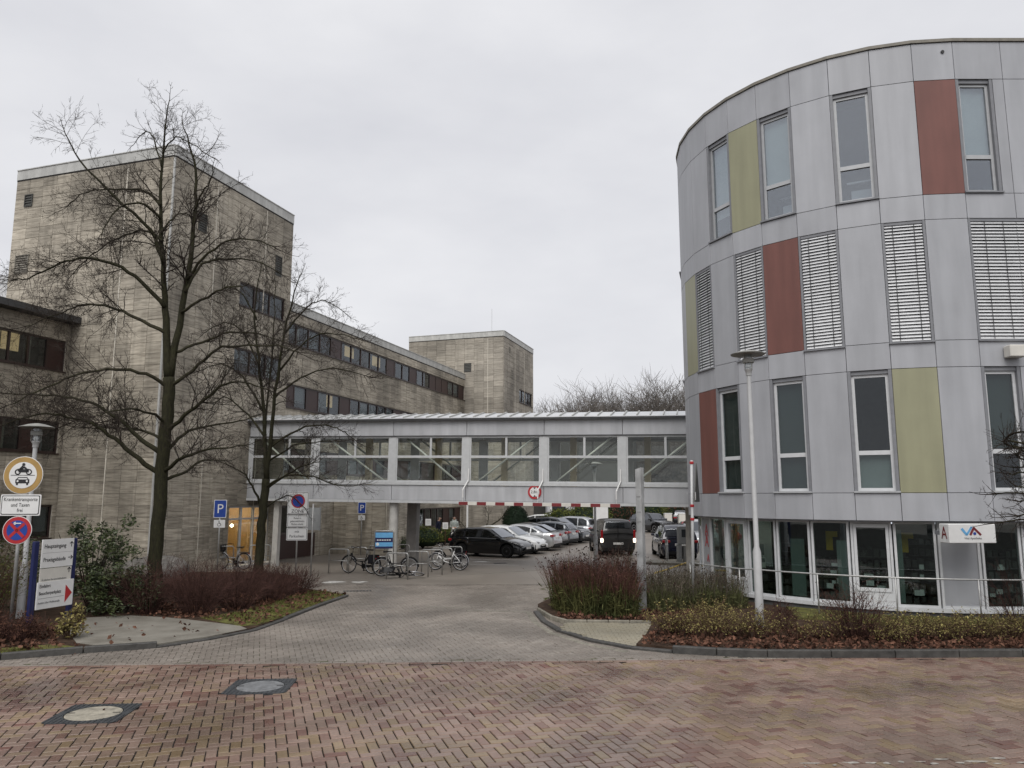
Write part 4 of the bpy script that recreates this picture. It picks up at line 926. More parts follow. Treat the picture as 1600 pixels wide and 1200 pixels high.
# traffic signs, left edge
sp = thing('traffic_sign_post', 'post with round vehicle ban, white text plate and no stopping sign at left', 'traffic sign', (-11.2, 17.72, 0), R(6))
m = MB(); m.tube([(0, .04, 0), (.0, .04, 3.55)], .038, 10); m.build('post', 'zinc', sp, smooth=True)
z = 3.5
disc(sp, .43, 0, 'white_paint', z, name='sign_back'); disc(sp, .415, -.007, 'sign_orange', z, name='ring'); disc(sp, .30, -.014, 'white_paint', z, name='face')
strokes(sp, [(-.26, z, .26, z, .012)], 'text_black', -.024, .003, 'divider')
for xx in (-.115, .125): 
    c = MB(); c.tube([(xx + .055 * math.cos(a * .524), -.024, z + .075 + .055 * math.sin(a * .524)) for a in range(12)], .013, 4, closed=True); c.build('motorbike_symbol', 'text_black', sp)
strokes(sp, [(-.1, z + .1, .12, z + .1, .07), (-.06, z + .13, .0, z + .2, .07), (.0, z + .19, .06, z + .15, .04), (.05, z + .14, .12, z + .13, .03), (-.12, z + .12, -.02, z + .14, .05)], 'text_black', -.026, .003, 'motorbike_symbol')
disc(sp, .033, -.023, 'text_black', z + .245, .0, 'motorbike_symbol')
strokes(sp, [(-.15, z - .14, .15, z - .14, .09), (-.13, z - .1, -.09, z - .05, .018), (.13, z - .1, .09, z - .05, .018), (-.1, z - .052, .1, z - .052, .018), (-.13, z - .20, -.09, z - .20, .05), (.13, z - .20, .09, z - .20, .05)], 'text_black', -.024, .003, 'car_symbol')
for xx in (-.1, .1): disc(sp, .022, -.027, 'white_paint', z - .135, xx, 'car_symbol', .002)
plate(sp, -.435, .435, 2.585, 3.065, 0, 'white_paint', 'text_plate'); plate(sp, -.41, .41, 2.61, 3.04, -.007, 'text_black', 'plate_border', .003); plate(sp, -.393, .393, 2.627, 3.023, -.011, 'white_paint', 'plate_face', .003)
for s_, zz in (('Krankentransporte', 2.95), ('und Taxen', 2.825), ('frei', 2.705)): text(sp, s_, .118, (0, -.016, zz), RX, 'text_black', sx=.80)
z = 2.26
disc(sp, .315, .0, 'white_paint', z, -.02, 'sign_back'); disc(sp, .30, -.007, 'sign_red', z, -.02, 'ring'); disc(sp, .222, -.013, 'sign_blue', z, -.02, 'face')
strokes(sp, [(-.17, z - .15, .13, z + .15, .065), (-.17, z + .15, .13, z - .15, .065)], 'sign_red', -.024, .004, 'cross')
strokes(sp, [(-.1, z + .155, .06, z + .155, .022), (-.1, z + .155, -.06, z + .185, .02), (-.1, z + .155, -.06, z + .125, .02)], 'white_paint', -.028, .003, 'arrow')
m = MB(); m.box(-.15, .15, .008, .03, 3.2, 3.24).box(-.15, .15, .008, .03, 2.7, 2.74).box(-.15, .15, .008, .03, 2.2, 2.24); m.build('clamps', 'zinc', sp)
# wayfinding board
wf = thing('wayfinding_board', 'white direction board on two navy posts reading Haupteingang and Praxisgebäude', 'sign', (-10.2, 17.5, 0), R(74)); wf.scale = (1.08, 1, 1)
for x_, h_ in ((-.47, 2.05), (.47, 2.07)): m = MB(); m.bbox(x_ - .06, x_ + .06, -.04, .04, 0, h_, .012); m.build('post', 'navy', wf)
m = MB(); m.box(-.37, .40, -.075, -.045, 1.47, 2.08); m.build('upper_panel', 'white_paint', wf)
m = MB(); m.box(-.37, .39, -.07, -.043, 1.15, 1.455); m.build('middle_panel', 'offwhite', wf)
m = MB(); m.box(-.42, .46, -.09, -.06, .60, 1.17); m.build('lower_panel', 'white_paint', wf)
text(wf, 'Haupteingang', .125, (-.33, -.078, 1.93), RX, 'text_black', align='LEFT', sx=.78); text(wf, 'Praxisgebäude', .125, (-.33, -.078, 1.64), RX, 'text_black', align='LEFT', sx=.76)
m = MB(); m.box(-.36, .385, -.0765, -.0745, 1.785, 1.79); m.build('divider', 'text_grey', wf)
text(wf, 'Ärztlicher Bereitschaftsdienst', .06, (-.33, -.073, 1.21), RX, 'text_grey', align='LEFT', sx=.85)
text(wf, 'Einfahrt', .10, (-.38, -.093, 1.08), RX, 'text_black', align='LEFT', sx=.85); text(wf, 'Besucherparkplatz', .10, (-.38, -.093, .93), RX, 'text_black', align='LEFT', sx=.72)
m = MB(); m.box(-.39, .23, -.0925, -.0895, .82, .828); m.build('divider', 'text_grey', wf)
text(wf, 'Ausfahrt über Moltkestraße', .065, (-.39, -.093, .73), RX, 'text_grey', align='LEFT', sx=.72)
def arrow(parent, x, z, s, ang, y):
    c, sn = math.cos(ang), math.sin(ang); P = lambda a, b: (x + (a * c - b * sn) * s, z + (a * sn + b * c) * s)
    strokes(parent, [(*P(-.5, 0), *P(.5, 0), .16 * s), (*P(.5, 0), *P(.1, .38), .15 * s), (*P(.5, 0), *P(.1, -.38), .15 * s)], 'text_black', y, .002, 'arrow')
arrow(wf, .34, 1.95, .11, R(90), -.079); arrow(wf, .33, 1.66, .11, 0, -.079); arrow(wf, .33, 1.38, .11, R(90), -.074)
m = MB(); m.add([(.26, -.0935, 1.06), (.43, -.0935, .87), (.26, -.0935, .67), (.26, -.09, 1.06), (.43, -.09, .87), (.26, -.09, .67)], [(0,2,1),(3,4,5),(0,1,4,3),(1,2,5,4),(2,0,3,5)]); m.build('red_triangle', 'sign_red', wf)
# parking signs
def wheelchair(parent, x, z, s, y):
    disc(parent, .07 * s, y, 'text_black', z + .42 * s, x, 'wheelchair_symbol', .003, 12)
    strokes(parent, [(x, z + .34 * s, x + .05 * s, z + .02 * s, .1 * s), (x + .05 * s, z + .02 * s, x + .26 * s, z, .08 * s), (x + .26 * s, z, x + .34 * s, z - .28 * s, .08 * s)], 'text_black', y - .004, .003, 'wheelchair_symbol')
    c = MB(); c.tube([(x + .02 * s + .24 * s * math.cos(R(a)), y - .003, z - .16 * s + .24 * s * math.sin(R(a))) for a in range(110, 380, 30)], .03 * s, 4); c.build('wheelchair_symbol', 'text_black', parent)
def p_sign(label, loc, rz, w_=.62, top=2.82):
    t = thing('parking_sign', label, 'parking sign', loc, rz)
    m = MB(); m.tube([(0, .035, 0), (0, .035, top - .05)], .03, 8); m.build('post', 'zinc', t, smooth=True)
    h = w_ * 1.45
    plate(t, -w_/2, w_/2, top - h, top, 0, 'white_paint', 'sign_back', .008, .04); plate(t, -w_/2 + .025, w_/2 - .025, top - h + .025, top - .025, -.009, 'sign_blue', 'face', .003, .03)
    text(t, 'P', h * .72, (0, -.014, top - h * .52), RX, 'white_paint', sx=1.0)
    z0 = top - h - .08
    plate(t, -w_/2 + .03, w_/2 - .03, z0 - w_ * .62, z0, 0, 'white_paint', 'plate', .008, .02); wheelchair(t, -.02, z0 - w_ * .3, w_ * .5, -.012)
p_sign('blue P sign over a white wheelchair plate left of the lit door', (-11.85, 31.6, 0), R(8), .50, 2.9)
p_sign('blue P sign over a wheelchair plate on the stone block below the bridge', (-7.95, 41.2, 0), R(8), .42, 2.75)
zn = thing('zone_sign', 'white no stopping ZONE sign with two text plates, standing in the red shrubs', 'traffic sign', (-7.98, 29.0, 0), R(3))
m = MB(); m.tube([(0, .04, 0), (0, .04, 3.2)], .03, 8); m.build('post', 'zinc', zn, smooth=True)
plate(zn, -.39, .39, 2.37, 3.2, 0, 'white_paint', 'sign_back', .008); plate(zn, -.375, .375, 2.385, 3.185, -.009, 'text_grey', 'border', .002); plate(zn, -.355, .355, 2.405, 3.165, -.012, 'white_paint', 'face', .002)
disc(zn, .255, -.015, 'sign_red', 2.86, 0, 'ring'); disc(zn, .20, -.022, 'sign_blue', 2.85, 0, 'centre', .003); strokes(zn, [(-.15, 3.0, .15, 2.70, .05)], 'sign_red', -.03, .003, 'slash')
text(zn, 'ZONE', .17, (0, -.017, 2.485), RX, 'text_black', sx=1.0)
for z0, z1, rows in ((1.9, 2.34, (('Parken in', 2.23), ('gekennzeichneten', 2.12), ('Flächen erlaubt', 2.01))), (1.42, 1.87, (('mit', 1.74), ('Parkschein', 1.57)))):
    plate(zn, -.385, .385, z0, z1, 0, 'white_paint', 'text_plate', .008); plate(zn, -.365, .365, z0 + .02, z1 - .02, -.009, 'text_grey', 'border', .002); plate(zn, -.345, .345, z0 + .035, z1 - .035, -.012, 'white_paint', 'face', .002)
    for s_, zz in rows: text(zn, s_, .10 if len(rows) == 3 else .14, (0, -.016, zz), RX, 'text_black', sx=.72 if len(rows) == 3 else .9)
bk = thing('sign_from_behind', 'grey back of a signboard on a post right of the ZONE sign', 'traffic sign', (-7.72, 30.2, 0), R(-12))
m = MB(); m.tube([(0, .0, 0), (0, .0, 2.75)], .035, 8); m.build('post', 'zinc', bk, smooth=True)
m = MB(); m.box(-.26, .28, -.02, .03, 1.75, 2.6).box(.28, .31, -.05, .06, 1.73, 2.62).box(-.29, -.26, -.05, .06, 1.73, 2.62); m.build('board', 'grey_box', bk)
bs = thing('bicycle_info_board', 'light blue and dark info board in a metal frame above the bike racks', 'sign', (-5.05, 30.9, 0), R(4))
m = MB(); m.tube([(-.38, 0, 0), (-.38, 0, 1.62), (-.33, 0, 1.68), (.33, 0, 1.68), (.38, 0, 1.62), (.38, 0, 0)], .025, 8); m.build('frame', 'steel', bs, smooth=True)
m = MB(); m.box(-.345, .345, -.015, .015, 1.0, 1.64); m.build('panel', 'navy', bs)
for a, b in ((1.42, 1.62), (1.08, 1.24)): m = MB(); m.box(-.34, .34, -.02, -.0155, a, b); m.build('blue_stripe', 'sign_lblue', bs)
for k in range(6): m = MB(); m.box(-.28 + k * .095, -.21 + k * .095, -.02, -.0155, 1.31, 1.35); m.build('white_dash', 'white_paint', bs)
disc(bs, .06, -.022, 'white_paint', 1.17, -.25, 'round_mark', .003, 16)
# post with red tape and a triangular sign seen edge-on / from behind
tp = thing('taped_sign_post', 'white post with red tape and the dark back of a triangular sign', 'traffic sign', (4.83, 21.1, 0), R(68), rot=(R(1.2), 0, R(68)))
m = MB(); m.tube([(0, 0, 0), (0, 0, 4.0)], .042, 10); m.build('post', 'lamp_grey', tp, smooth=True)
for zz in (3.9, 2.74, 2.38): m = MB(); m.lathe([(.052, zz), (.056, zz + .02), (.056, zz + .05), (.052, zz + .07)], 10); m.box(.04, .11, -.035, .035, zz + .02, zz + .055); m.build('red_clamp', 'sign_red', tp)
m = MB(); m.add([(-.45, -.14, 2.88), (.45, -.14, 2.88), (0, -.14, 3.92), (-.45, -.11, 2.88), (.45, -.11, 2.88), (0, -.11, 3.92)], [(0,1,2),(5,4,3),(0,3,4,1),(1,4,5,2),(2,5,3,0)]); m.build('triangle_plate', 'vent_dark', tp)
m = MB(); m.box(-.38, -.3, -.15, -.142, 2.93, 3.14); m.build('sticker', 'white_paint', tp)
py = thing('square_pylon', 'tall square metal pylon with pale left side rising from the grasses', 'pylon', (3.38, 20.5, 0), R(-40))
m = MB(); m.add([(-.085,-.075,0),(.085,-.075,0),(.085,.075,0),(-.085,.075,0),(-.085,-.075,3.73),(.085,-.075,3.78),(.085,.075,3.78),(-.085,.075,3.73)], [(0,3,2,1),(4,5,6,7),(0,1,5,4),(1,2,6,5),(2,3,7,6),(3,0,4,7)]); m.build('shaft', 'pylon', py)
for zz in (2.6, 2.35, 3.0, .9): m = MB(); m.box(-.06, .06, -.081, -.076, zz, zz + .03); m.build('label_strip', 'text_grey', py)
# barrier chain tape, bollard, ticket pillar
mb = MB(); mb.tube([(4.55, 25.0, .62), (5.6, 28.2, .45), (7.3, 33.0, .28)], .03, 5); mb.build('barrier_tape', 'yellow_sign', label='sagging yellow barrier tape running behind the grasses', cat='barrier tape')
isl = slab('traffic_island', [(6.0, 35.6), (8.2, 34.6), (8.9, 36.0), (8.2, 37.4), (6.4, 37.0)], -.05, .09, 'kerb_pale')
t = thing('bollard', 'short grey steel bollard on the traffic island behind the pylon', 'bollard', (7.22, 36.6, .09)); m = MB(); m.lathe([(.07, 0), (.07, .92), (.05, .97)], 12); m.build('tube', 'steel', t, smooth=True, sharp=40)
m = MB(); m.lathe([(.074, .7), (.074, .78)], 12); m.build('band', 'white_paint', t)
t = thing('ticket_pillar', 'grey ticket pillar with boxy head on the traffic island', 'ticket machine', (7.95, 36.0, .09), R(5))
m = MB(); m.bbox(-.32, .32, -.18, .18, .78, 1.6, .03); m.build('head', 'grey_box', t); m = MB(); m.box(-.36, -.2, -.15, .15, 0, .78).box(.2, .36, -.15, .15, 0, .78); m.build('legs', 'grey_box', t); m = MB(); m.lathe([(.13, 0), (.13, .7)], 12); m.build('drum', 'steel', t)
m = MB(); m.box(-.2, .2, -.186, -.181, 1.1, 1.45); m.build('screen', 'window_far', t)
for (x, y, lb) in ((14.3, 71.5, 'cream parking barrier cabinet at the far exit, left one'), (15.5, 71.0, 'cream parking barrier cabinet at the far exit, right one')):
    t = thing('barrier_cabinet', lb, 'barrier', (x, y, 0)); m = MB(); m.bbox(-.35, .35, -.3, .3, 0, 1.5, .05); m.build('cabinet', 'offwhite', t); m = MB(); m.box(-.36, .36, -.31, .31, 1.5, 1.56); m.build('lid', 'white_paint', t)
t = thing('barrier_boom', 'long white barrier boom lowered across the far exit', 'barrier', (15.9, 71, .95)); m = MB(); m.tube([(0, 0, 0), (8.5, .5, 0)], .07, 6); m.build('boom', 'white_paint', t)
m = MB(); m.box(-.2, .2, -.2, .2, -.95, .15); m.build('pivot', 'offwhite', t)
# paper notices on stakes in front of the wing
for k, (x, y, z, lb) in enumerate(((-7.35, 46.5, 2.45, 'white paper notice hung high beside the bridge column'), (-6.4, 45.8, 1.35, 'white paper notice on a stake in front of the hedge, near the dark pier'), (-5.1, 47.5, 1.5, 'white paper notice on a stake in the hedge left of the person in black'), (-4.15, 48.6, 1.25, 'white paper notice on a stake between the two standing people'))):
    t = thing('paper_notice', lb, 'notice', (x, y, 0), R(5)); m = MB(); m.box(-.17, .17, -.02, -.005, z - .2, z + .2); m.build('sheet', 'white_paint', t); m = MB(); m.box(-.02, .02, -.004, .02, 0, z + .15); m.build('stake', 'twig_brown', t)
    m = MB()
    for j in range(4): m.box(-.12, .12, -.022, -.0205, z - .12 + j * .07, z - .1 + j * .07)
    m.build('print_lines', 'text_grey', t)
for k, (x, y, h) in enumerate(((-2.7, 47.0, 2.9), (3.1, 62, 3.0), (.1, 54, 3.0))):
    mb = MB(); mb.tube([(x, y, 0), (x, y, h)], .06, 8); mb.build('white_pole', 'white_paint', label=['slim white pole behind the black hatchback', 'slim white pole behind the rear cars near the lamp', 'slim white pole left of the clipped round bush'][k], cat='pole')

# ---------------------------------------------------------------- bicycle stands
def rack(loc, rz, label, w_=.85, h=.95):
    t = thing('bicycle_stand', label, 'bicycle stand', loc, rz, 'tubular bicycle stands'); m = MB(); r = .09; p = [(-w_/2, 0, 0), (-w_/2, 0, h - r)]
    for k in range(1, 5): a = R(180 - k * 22.5); p.append((-w_/2 + r + r * math.cos(a), 0, h - r + r * math.sin(a)))
    q = [(-x, y, z) for x, y, z in reversed(p)]; m.tube(p + q, .024, 8); m.build('hoop', 'steel', t, smooth=True)
    m = MB(); m.tube([(-w_/2, 0, .5), (w_/2, 0, .5)], .017, 6); m.build('crossbar', 'steel', t, smooth=True)
    return t
RZ = R(-13)
rk = [((-6.9, 31.3), 'leftmost steel bicycle stand below the bridge, beside the bike with wide handlebar'), ((-4.25, 29.1), 'nearest steel bicycle stand, in front of the lying dark bikes'), ((-3.6, 30.0), 'second steel bicycle stand behind the nearest one'), ((-3.15, 30.9), 'third steel bicycle stand, just left of the white bicycle'),
      ((-2.85, 31.9), 'fourth steel bicycle stand, touching the white bicycle frame'), ((-2.5, 32.8), 'steel bicycle stand behind the white bicycle, nearest the black car'), ((-6.4, 32.4), 'steel bicycle stand behind the leftmost one'), ((-5.7, 33.4), 'steel bicycle stand hidden behind the blue info board'), ((-4.9, 34.3), 'hindmost steel bicycle stand beside the round bridge column'),
      ((-13.3, 32.2), 'pale bicycle stand against the stone tower, left of the silver bicycle'), ((-12.2, 33.1), 'pale bicycle stand the silver bicycle leans on'), ((-10.9, 33.9), 'pale bicycle stand right of the silver bicycle, in front of the door')]
for (p, lb) in rk: rack((p[0], p[1], 0), RZ if p[0] > -10 else R(18), lb)

# ---------------------------------------------------------------- bicycles
def bicycle(label, loc, rz, paint, lean=.05, basket=False, fallen=False, seatbag=False, guard='plastic', rim='rim', steer=0.):
    t = thing('bicycle', label, 'bicycle', loc, rot=(lean if not fallen else R(72), 0, rz), group='parked bicycles')
    r = .345; wbx = 1.06
    for k, x in enumerate((0, wbx)):
        m = MB(); n = 28; ca = math.cos(steer) if k else 1; sa = math.sin(steer) if k else 0
        def wp(a, rr, off=0): return (x + rr * math.cos(a) * ca - off * sa, rr * math.cos(a) * sa + off, r + rr * math.sin(a))
        m.tube([wp(2*math.pi*i/n, r - .02) for i in range(n)], .021, 6, closed=True); wh = m.build('wheel', 'tyre', t, smooth=True)
        m = MB(); m.tube([wp(2*math.pi*i/n, r - .045) for i in range(n)], .012, 5, closed=True)
        m.build('rim', rim, wh, smooth=True); m = MB()
        for i in range(14): a = 2*math.pi*i/14; m.tube([wp(a, .02, .02 * (-1) ** i), wp(a, r - .05)], .0022, 3)
        m.tube([(x, -.05, r), (x, .05, r)], .022, 6); m.build('spokes', 'rim', wh)
        m = MB(); a0, a1 = (20, 200) if k == 0 else (-5, 160)
        m.tube([wp(R(a0 + (a1 - a0) * i / 10), r + .02) for i in range(11)], .018, 5); m.build('mudguard', guard, t, smooth=True)
    bb = (.42, 0, .28); st = (.27, 0, .78); hd = (.93, 0, .72); hb = (.96, 0, .58); F = MB()
    F.tube([bb, st], .018, 6).tube([(.34, 0, .55), bb], .018, 6).tube([bb, (.68, 0, .36), hb], .021, 6).tube([(.36, 0, .48), (.66, 0, .47), hb], .016, 6).tube([hb, hd], .02, 6)
    for s in (-1, 1):
        F.tube([bb, (0, s * .05, r)], .011, 5).tube([(.3, 0, .68), (0, s * .05, r)], .01, 5).tube([hb, (1.0, s * .05, .46), (wbx, s * .05, r)], .013, 5)
    F.build('frame', paint, t, smooth=True)
    m = MB(); m.tube([hd, (.91, 0, .95)], .014, 6); hx = .9
    m.tube([(hx - .22, -.28, 1.0), (hx - .05, -.27, 1.05), (hx + .03, -.12, 1.0), (hx + .01, 0, .96), (hx + .03, .12, 1.0), (hx - .05, .27, 1.05), (hx - .22, .28, 1.0)], .012, 6); m.build('handlebar', 'plastic', t, smooth=True)
    m = MB(); m.tube([st, (.24, 0, .92)], .014, 6); m.build('seat_post', 'rim', t)
    m = MB(); m.add([(.05,-.10,.95),(.05,.10,.95),(.2,.09,.94),(.2,-.09,.94),(.4,-.025,.94),(.4,.025,.94),(.06,-.085,.89),(.06,.085,.89),(.38,0,.91)], [(0,3,2,1),(3,4,5,2),(0,1,7,6),(0,6,8,4,3),(1,2,5,8,7),(4,8,5)]); m.build('saddle', 'black', t)
    m = MB(); m.lathe([(.09, -.012), (.1, 0), (.09, .012)], 16, Matrix.Translation((.42, -.04, .28)) @ Matrix.Rotation(R(90), 4, 'X')); m.box(.41, .43, -.12, -.05, .12, .28).box(.37, .47, -.17, -.1, .1, .125).box(.41, .43, .05, .12, .28, .44).box(.37, .47, .1, .17, .435, .46); m.build('crank', 'plastic', t)
    m = MB(); m.box(.0, .42, -.05, -.043, .24, .34); m.build('chain_guard', 'plastic', t)
    m = MB(); m.box(-.22, .22, -.06, .06, .71, .725); m.tube([(-.1, -.05, .71), (0, -.06, r)], .006, 4); m.tube([(-.1, .05, .71), (0, .06, r)], .006, 4); m.build('luggage_rack', 'plastic', t)
    m = MB(); m.lathe([(.04, 0), (.045, .03), (.02, .06)], 10, Matrix.Translation((1.0, 0, .75)) @ Matrix.Rotation(R(-90), 4, 'Y')); m.build('headlamp', 'plastic', t)
    m = MB(); m.box(-.24, -.22, -.03, .03, .64, .69); m.build('rear_light', 'tail_red', t)
    if basket:
        m = MB()
        for z in (.78, .86, .94, 1.02): m.tube([(.98, -.16, z), (1.28, -.16, z), (1.28, .16, z), (.98, .16, z)], .01, 4, closed=True)
        m.box(.98, 1.28, -.16, .16, .76, .775)
        for i in range(7): x = .98 + i * .05; m.box(x - .012, x + .012, -.165, -.155, .77, 1.02).box(x - .012, x + .012, .155, .165, .77, 1.02)
        for i in range(7): y = -.16 + i * .053; m.box(1.275, 1.285, y - .012, y + .012, .77, 1.02).box(.975, .985, y - .012, y + .012, .77, 1.02)
        m.build('basket', 'black', t)
    if seatbag:
        m = MB(); m.bbox(-.2, .14, -.19, -.06, .38, .74, .03).bbox(-.2, .14, .06, .19, .38, .74, .03); m.build('pannier', 'cloth_black', t)
    return t
bicycle('silver ladies bicycle with black front basket by the lit tower door', (-11.25, 33.0, 0), R(166), 'rim', -.06, basket=True, guard='rim')
bicycle('white framed bicycle parked at the right end of the bicycle stands', (-2.15, 32.6, 0), R(168), 'white_paint', .05, guard='rim')
bicycle('dark bicycle with tall curved handlebar at the left stand', (-5.55, 31.2, 0), R(162), 'plastic', .1, guard='plastic', seatbag=True)
bicycle('black bicycle with big pale rimmed wheels right behind the nearest stand', (-5.0, 30.2, 0), R(15), 'black', -.12, guard='plastic')
bicycle('dark bicycle lying tipped over between the nearest bicycle stands', (-4.6, 30.0, .06), R(-12), 'plastic', 0, fallen=True, guard='rim')
bicycle('black bicycle standing behind the white one close to the black car', (-2.2, 33.9, 0), R(160), 'black', .04, seatbag=True)

# ---------------------------------------------------------------- cars
def interp(tab, x, k=1):
    if x <= tab[0][0]: return tab[0][k]
    for a, b in zip(tab, tab[1:]):
        if x <= b[0]: f = (x - a[0]) / (b[0] - a[0]); return a[k] + (b[k] - a[k]) * f
    return tab[-1][k]
CARS = {  # deck: (x, z top, width factor) rear to front; roof: (x, z) rear to front; cuts: pillar positions
 'hatch': dict(W=1.80, deck=[(-2.12,.62,.86),(-2.06,.93,.93),(-1.8,.97,.97),(-.9,.97,1),(.6,.95,1),(.98,.95,.995),(1.45,.86,.97),(1.85,.74,.91),(2.08,.60,.82),(2.13,.50,.78)], roof=[(-2.07,.95),(-1.72,1.34),(-1.2,1.44),(-.3,1.48),(.25,1.41),(1.05,.93)], cuts=[-1.72,-1.12,-.12,.72], wr=.33, wx=(-1.30,1.33)),
 'sedan': dict(W=1.83, deck=[(-2.40,.62,.84),(-2.36,.96,.90),(-2.1,1.0,.95),(-1.6,1.0,.98),(-.9,.98,1),(.6,.95,1),(1.05,.94,.99),(1.6,.85,.96),(2.05,.73,.9),(2.32,.60,.82),(2.38,.5,.78)], roof=[(-1.85,.97),(-1.1,1.33),(-.6,1.44),(0,1.47),(.35,1.41),(1.15,.93)], cuts=[-1.42,-1.0,.0,.8], wr=.33, wx=(-1.42,1.40)),
 'suv': dict(W=1.86, deck=[(-2.2,.7,.86),(-2.14,1.02,.93),(-1.8,1.06,.98),(-.9,1.06,1),(.6,1.04,1),(1.0,1.04,.99),(1.5,.98,.97),(1.95,.88,.91),(2.2,.72,.82),(2.24,.6,.8)], roof=[(-2.15,1.03),(-1.85,1.5),(-1.3,1.64),(-.3,1.68),(.3,1.6),(1.05,1.03)], cuts=[-1.8,-1.15,-.15,.75], wr=.36, wx=(-1.34,1.36)),
 'mpv': dict(W=1.84, deck=[(-2.25,.6,.88),(-2.2,.98,.95),(-1.9,1.02,.99),(-.9,1.02,1),(.7,.99,1),(1.1,.98,.99),(1.6,.9,.96),(2.0,.78,.9),(2.22,.62,.82),(2.26,.52,.78)], roof=[(-2.2,1.0),(-2.0,1.45),(-1.6,1.63),(-.4,1.67),(.3,1.58),(1.3,.97)], cuts=[-1.95,-1.25,-.2,.9], wr=.34, wx=(-1.36,1.38)),
 'van': dict(W=1.84, deck=[(-2.32,.55,.95),(-2.3,1.12,.98),(-2.1,1.15,1),(-.9,1.15,1),(.9,1.12,1),(1.3,1.1,.99),(1.75,1.02,.96),(2.1,.9,.9),(2.3,.7,.84),(2.34,.55,.8)], roof=[(-2.31,1.13),(-2.22,1.70),(-2.05,1.83),(-.4,1.86),(.5,1.78),(1.4,1.1)], cuts=[-2.2,-1.3,-.1,1.0], wr=.34, wx=(-1.45,1.45)),
}
def car(label, loc, heading, style, paint, rimm='rim', plate=True, lit=False, scale=1.0, glass_='car_glass'):
    """heading: direction the bonnet points, degrees clockwise from +Y"""
    P = CARS[style]; Wd = P['W'] / 2; t = thing('parked_car' if style != 'van' else 'delivery_van', label, 'car' if style != 'van' else 'van', loc, R(90 - heading)); t.scale = (scale,) * 3
    deck, roof = P['deck'], P['roof']; belt = interp(deck, 0) - .0; H = max(z for _, z in roof); wr = P['wr']; ra = wr + .055
    xs = sorted(set([round(deck[0][0] + (deck[-1][0] - deck[0][0]) * i / 44, 3) for i in range(45)] + [round(w_ + s * ra * f, 3) for w_ in P['wx'] for s in (-1, 1) for f in (1.0, .96, .8, .5)]))
    vs = []; fs = []; rings = []
    for x in xs:
        zt = interp(deck, x); w_ = Wd * interp(deck, x, 2); zb = .20 + .12 * max(0, (abs(x) - abs(deck[-1][0]) + .25) / .25) ** 2
        for wx in P['wx']:
            if abs(x - wx) < ra: zb = max(zb, wr + math.sqrt(ra * ra - (x - wx) ** 2))
        zb = min(zb, zt - .1); h = zt - zb
        half = [(.90 * w_, zb), (.985 * w_, zb + .12 * h), (1.0 * w_, zb + .5 * h), (.985 * w_, zb + .72 * h), (.955 * w_, zb + .93 * h), (.90 * w_, zt + .002), (.55 * w_, zt + .022), (0, zt + .032)]
        ring = [(x, y, z) for y, z in half] + [(x, -y, z) for y, z in reversed(half[:-1])]
        rings.append(len(vs)); vs += ring
    n = 15
    for i in range(len(xs) - 1):
        for k in range(n - 1): a, b = rings[i], rings[i+1]; fs.append((a + k, b + k, b + k + 1, a + k + 1))
    fs.append(tuple(rings[0] + k for k in range(n))); fs.append(tuple(rings[-1] + k for k in reversed(range(n))))
    m = MB(); m.add(vs, fs); body = m.build('body', paint, t, smooth=True, sharp=38)
    def hw(z): f = min(1, max(0, (z - belt) / (H - belt))); return Wd * (.905 + (.70 - .905) * f ** 1.1)
    # cabin shell
    cx = [roof[0][0] + (roof[-1][0] - roof[0][0]) * i / 30 for i in range(31)]; vs = []; fs = []
    for x in cx:
        zr = interp(roof, x); z0 = min(interp(deck, x), zr) - .03; e = min(.07, max(0, (zr - z0) * .3))
        ring = [(hw(z0), z0), (hw(zr - e), zr - e), (hw(zr) * .93, zr - .012), (hw(zr) * .5, zr + .012), (0, zr + .02)]
        vs += [(x, y, z) for y, z in ring] + [(x, -y, z) for y, z in reversed(ring[:-1])]
    for i in range(30):
        for k in range(8): fs.append((i*9+k, (i+1)*9+k, (i+1)*9+k+1, i*9+k+1))
    m = MB(); m.add(vs, fs); m.build('cabin', paint, t, smooth=True, sharp=42)
    # side panes follow the roof line
    cuts = P['cuts']; full = cuts[0] - .02
    for (a, b) in list(zip(cuts, cuts[1:])):
        a, b = a + .035, b - .035; N = 8; lo, up = [], []
        for i in range(N + 1):
            x = a + (b - a) * i / N; zl = interp(deck, x) + .035; zu = interp(roof, x) - .085
            if zu > zl + .02: lo.append((x, zl)); up.append((x, zu))
        if len(lo) < 2: continue
        for s in (-1, 1):
            m = MB(); k = len(lo); v = [(x, s * (hw(z) + .007), z) for x, z in lo] + [(x, s * (hw(z) + .012), z) for x, z in up]
            m.add(v, [(i, i+1, k+i+1, k+i) if s < 0 else (i, k+i, k+i+1, i+1) for i in range(k - 1)]); m.build('side_window', glass_, t)
    for (x0, x1, nm) in ((roof[0][0] + .04, roof[1][0] + .02, 'rear_window'), (roof[-1][0] - .07, roof[-2][0] + .04, 'windscreen')):
        m = MB(); v = []; f = []; N = 5
        for i in range(N + 1):
            x = x0 + (x1 - x0) * i / N; z = interp(roof, x); y = hw(z) * .9
            off = .03 if nm == 'windscreen' else -.03
            for q in (-1, -.5, 0, .5, 1): v.append((x + off, y * q, z + .022 + .012 * (1 - abs(q))))
        for i in range(N):
            for k in range(4): f.append((i*5+k, i*5+k+1, (i+1)*5+k+1, (i+1)*5+k))
        m.add(v, f); m.build(nm, glass_, t, smooth=True)
    m = MB(); Lr, Lf = deck[0][0], deck[-1][0]; m.box(Lr + .12, Lf - .12, -Wd * .86, Wd * .86, .17, .5); m.build('underbody', 'plastic', t)
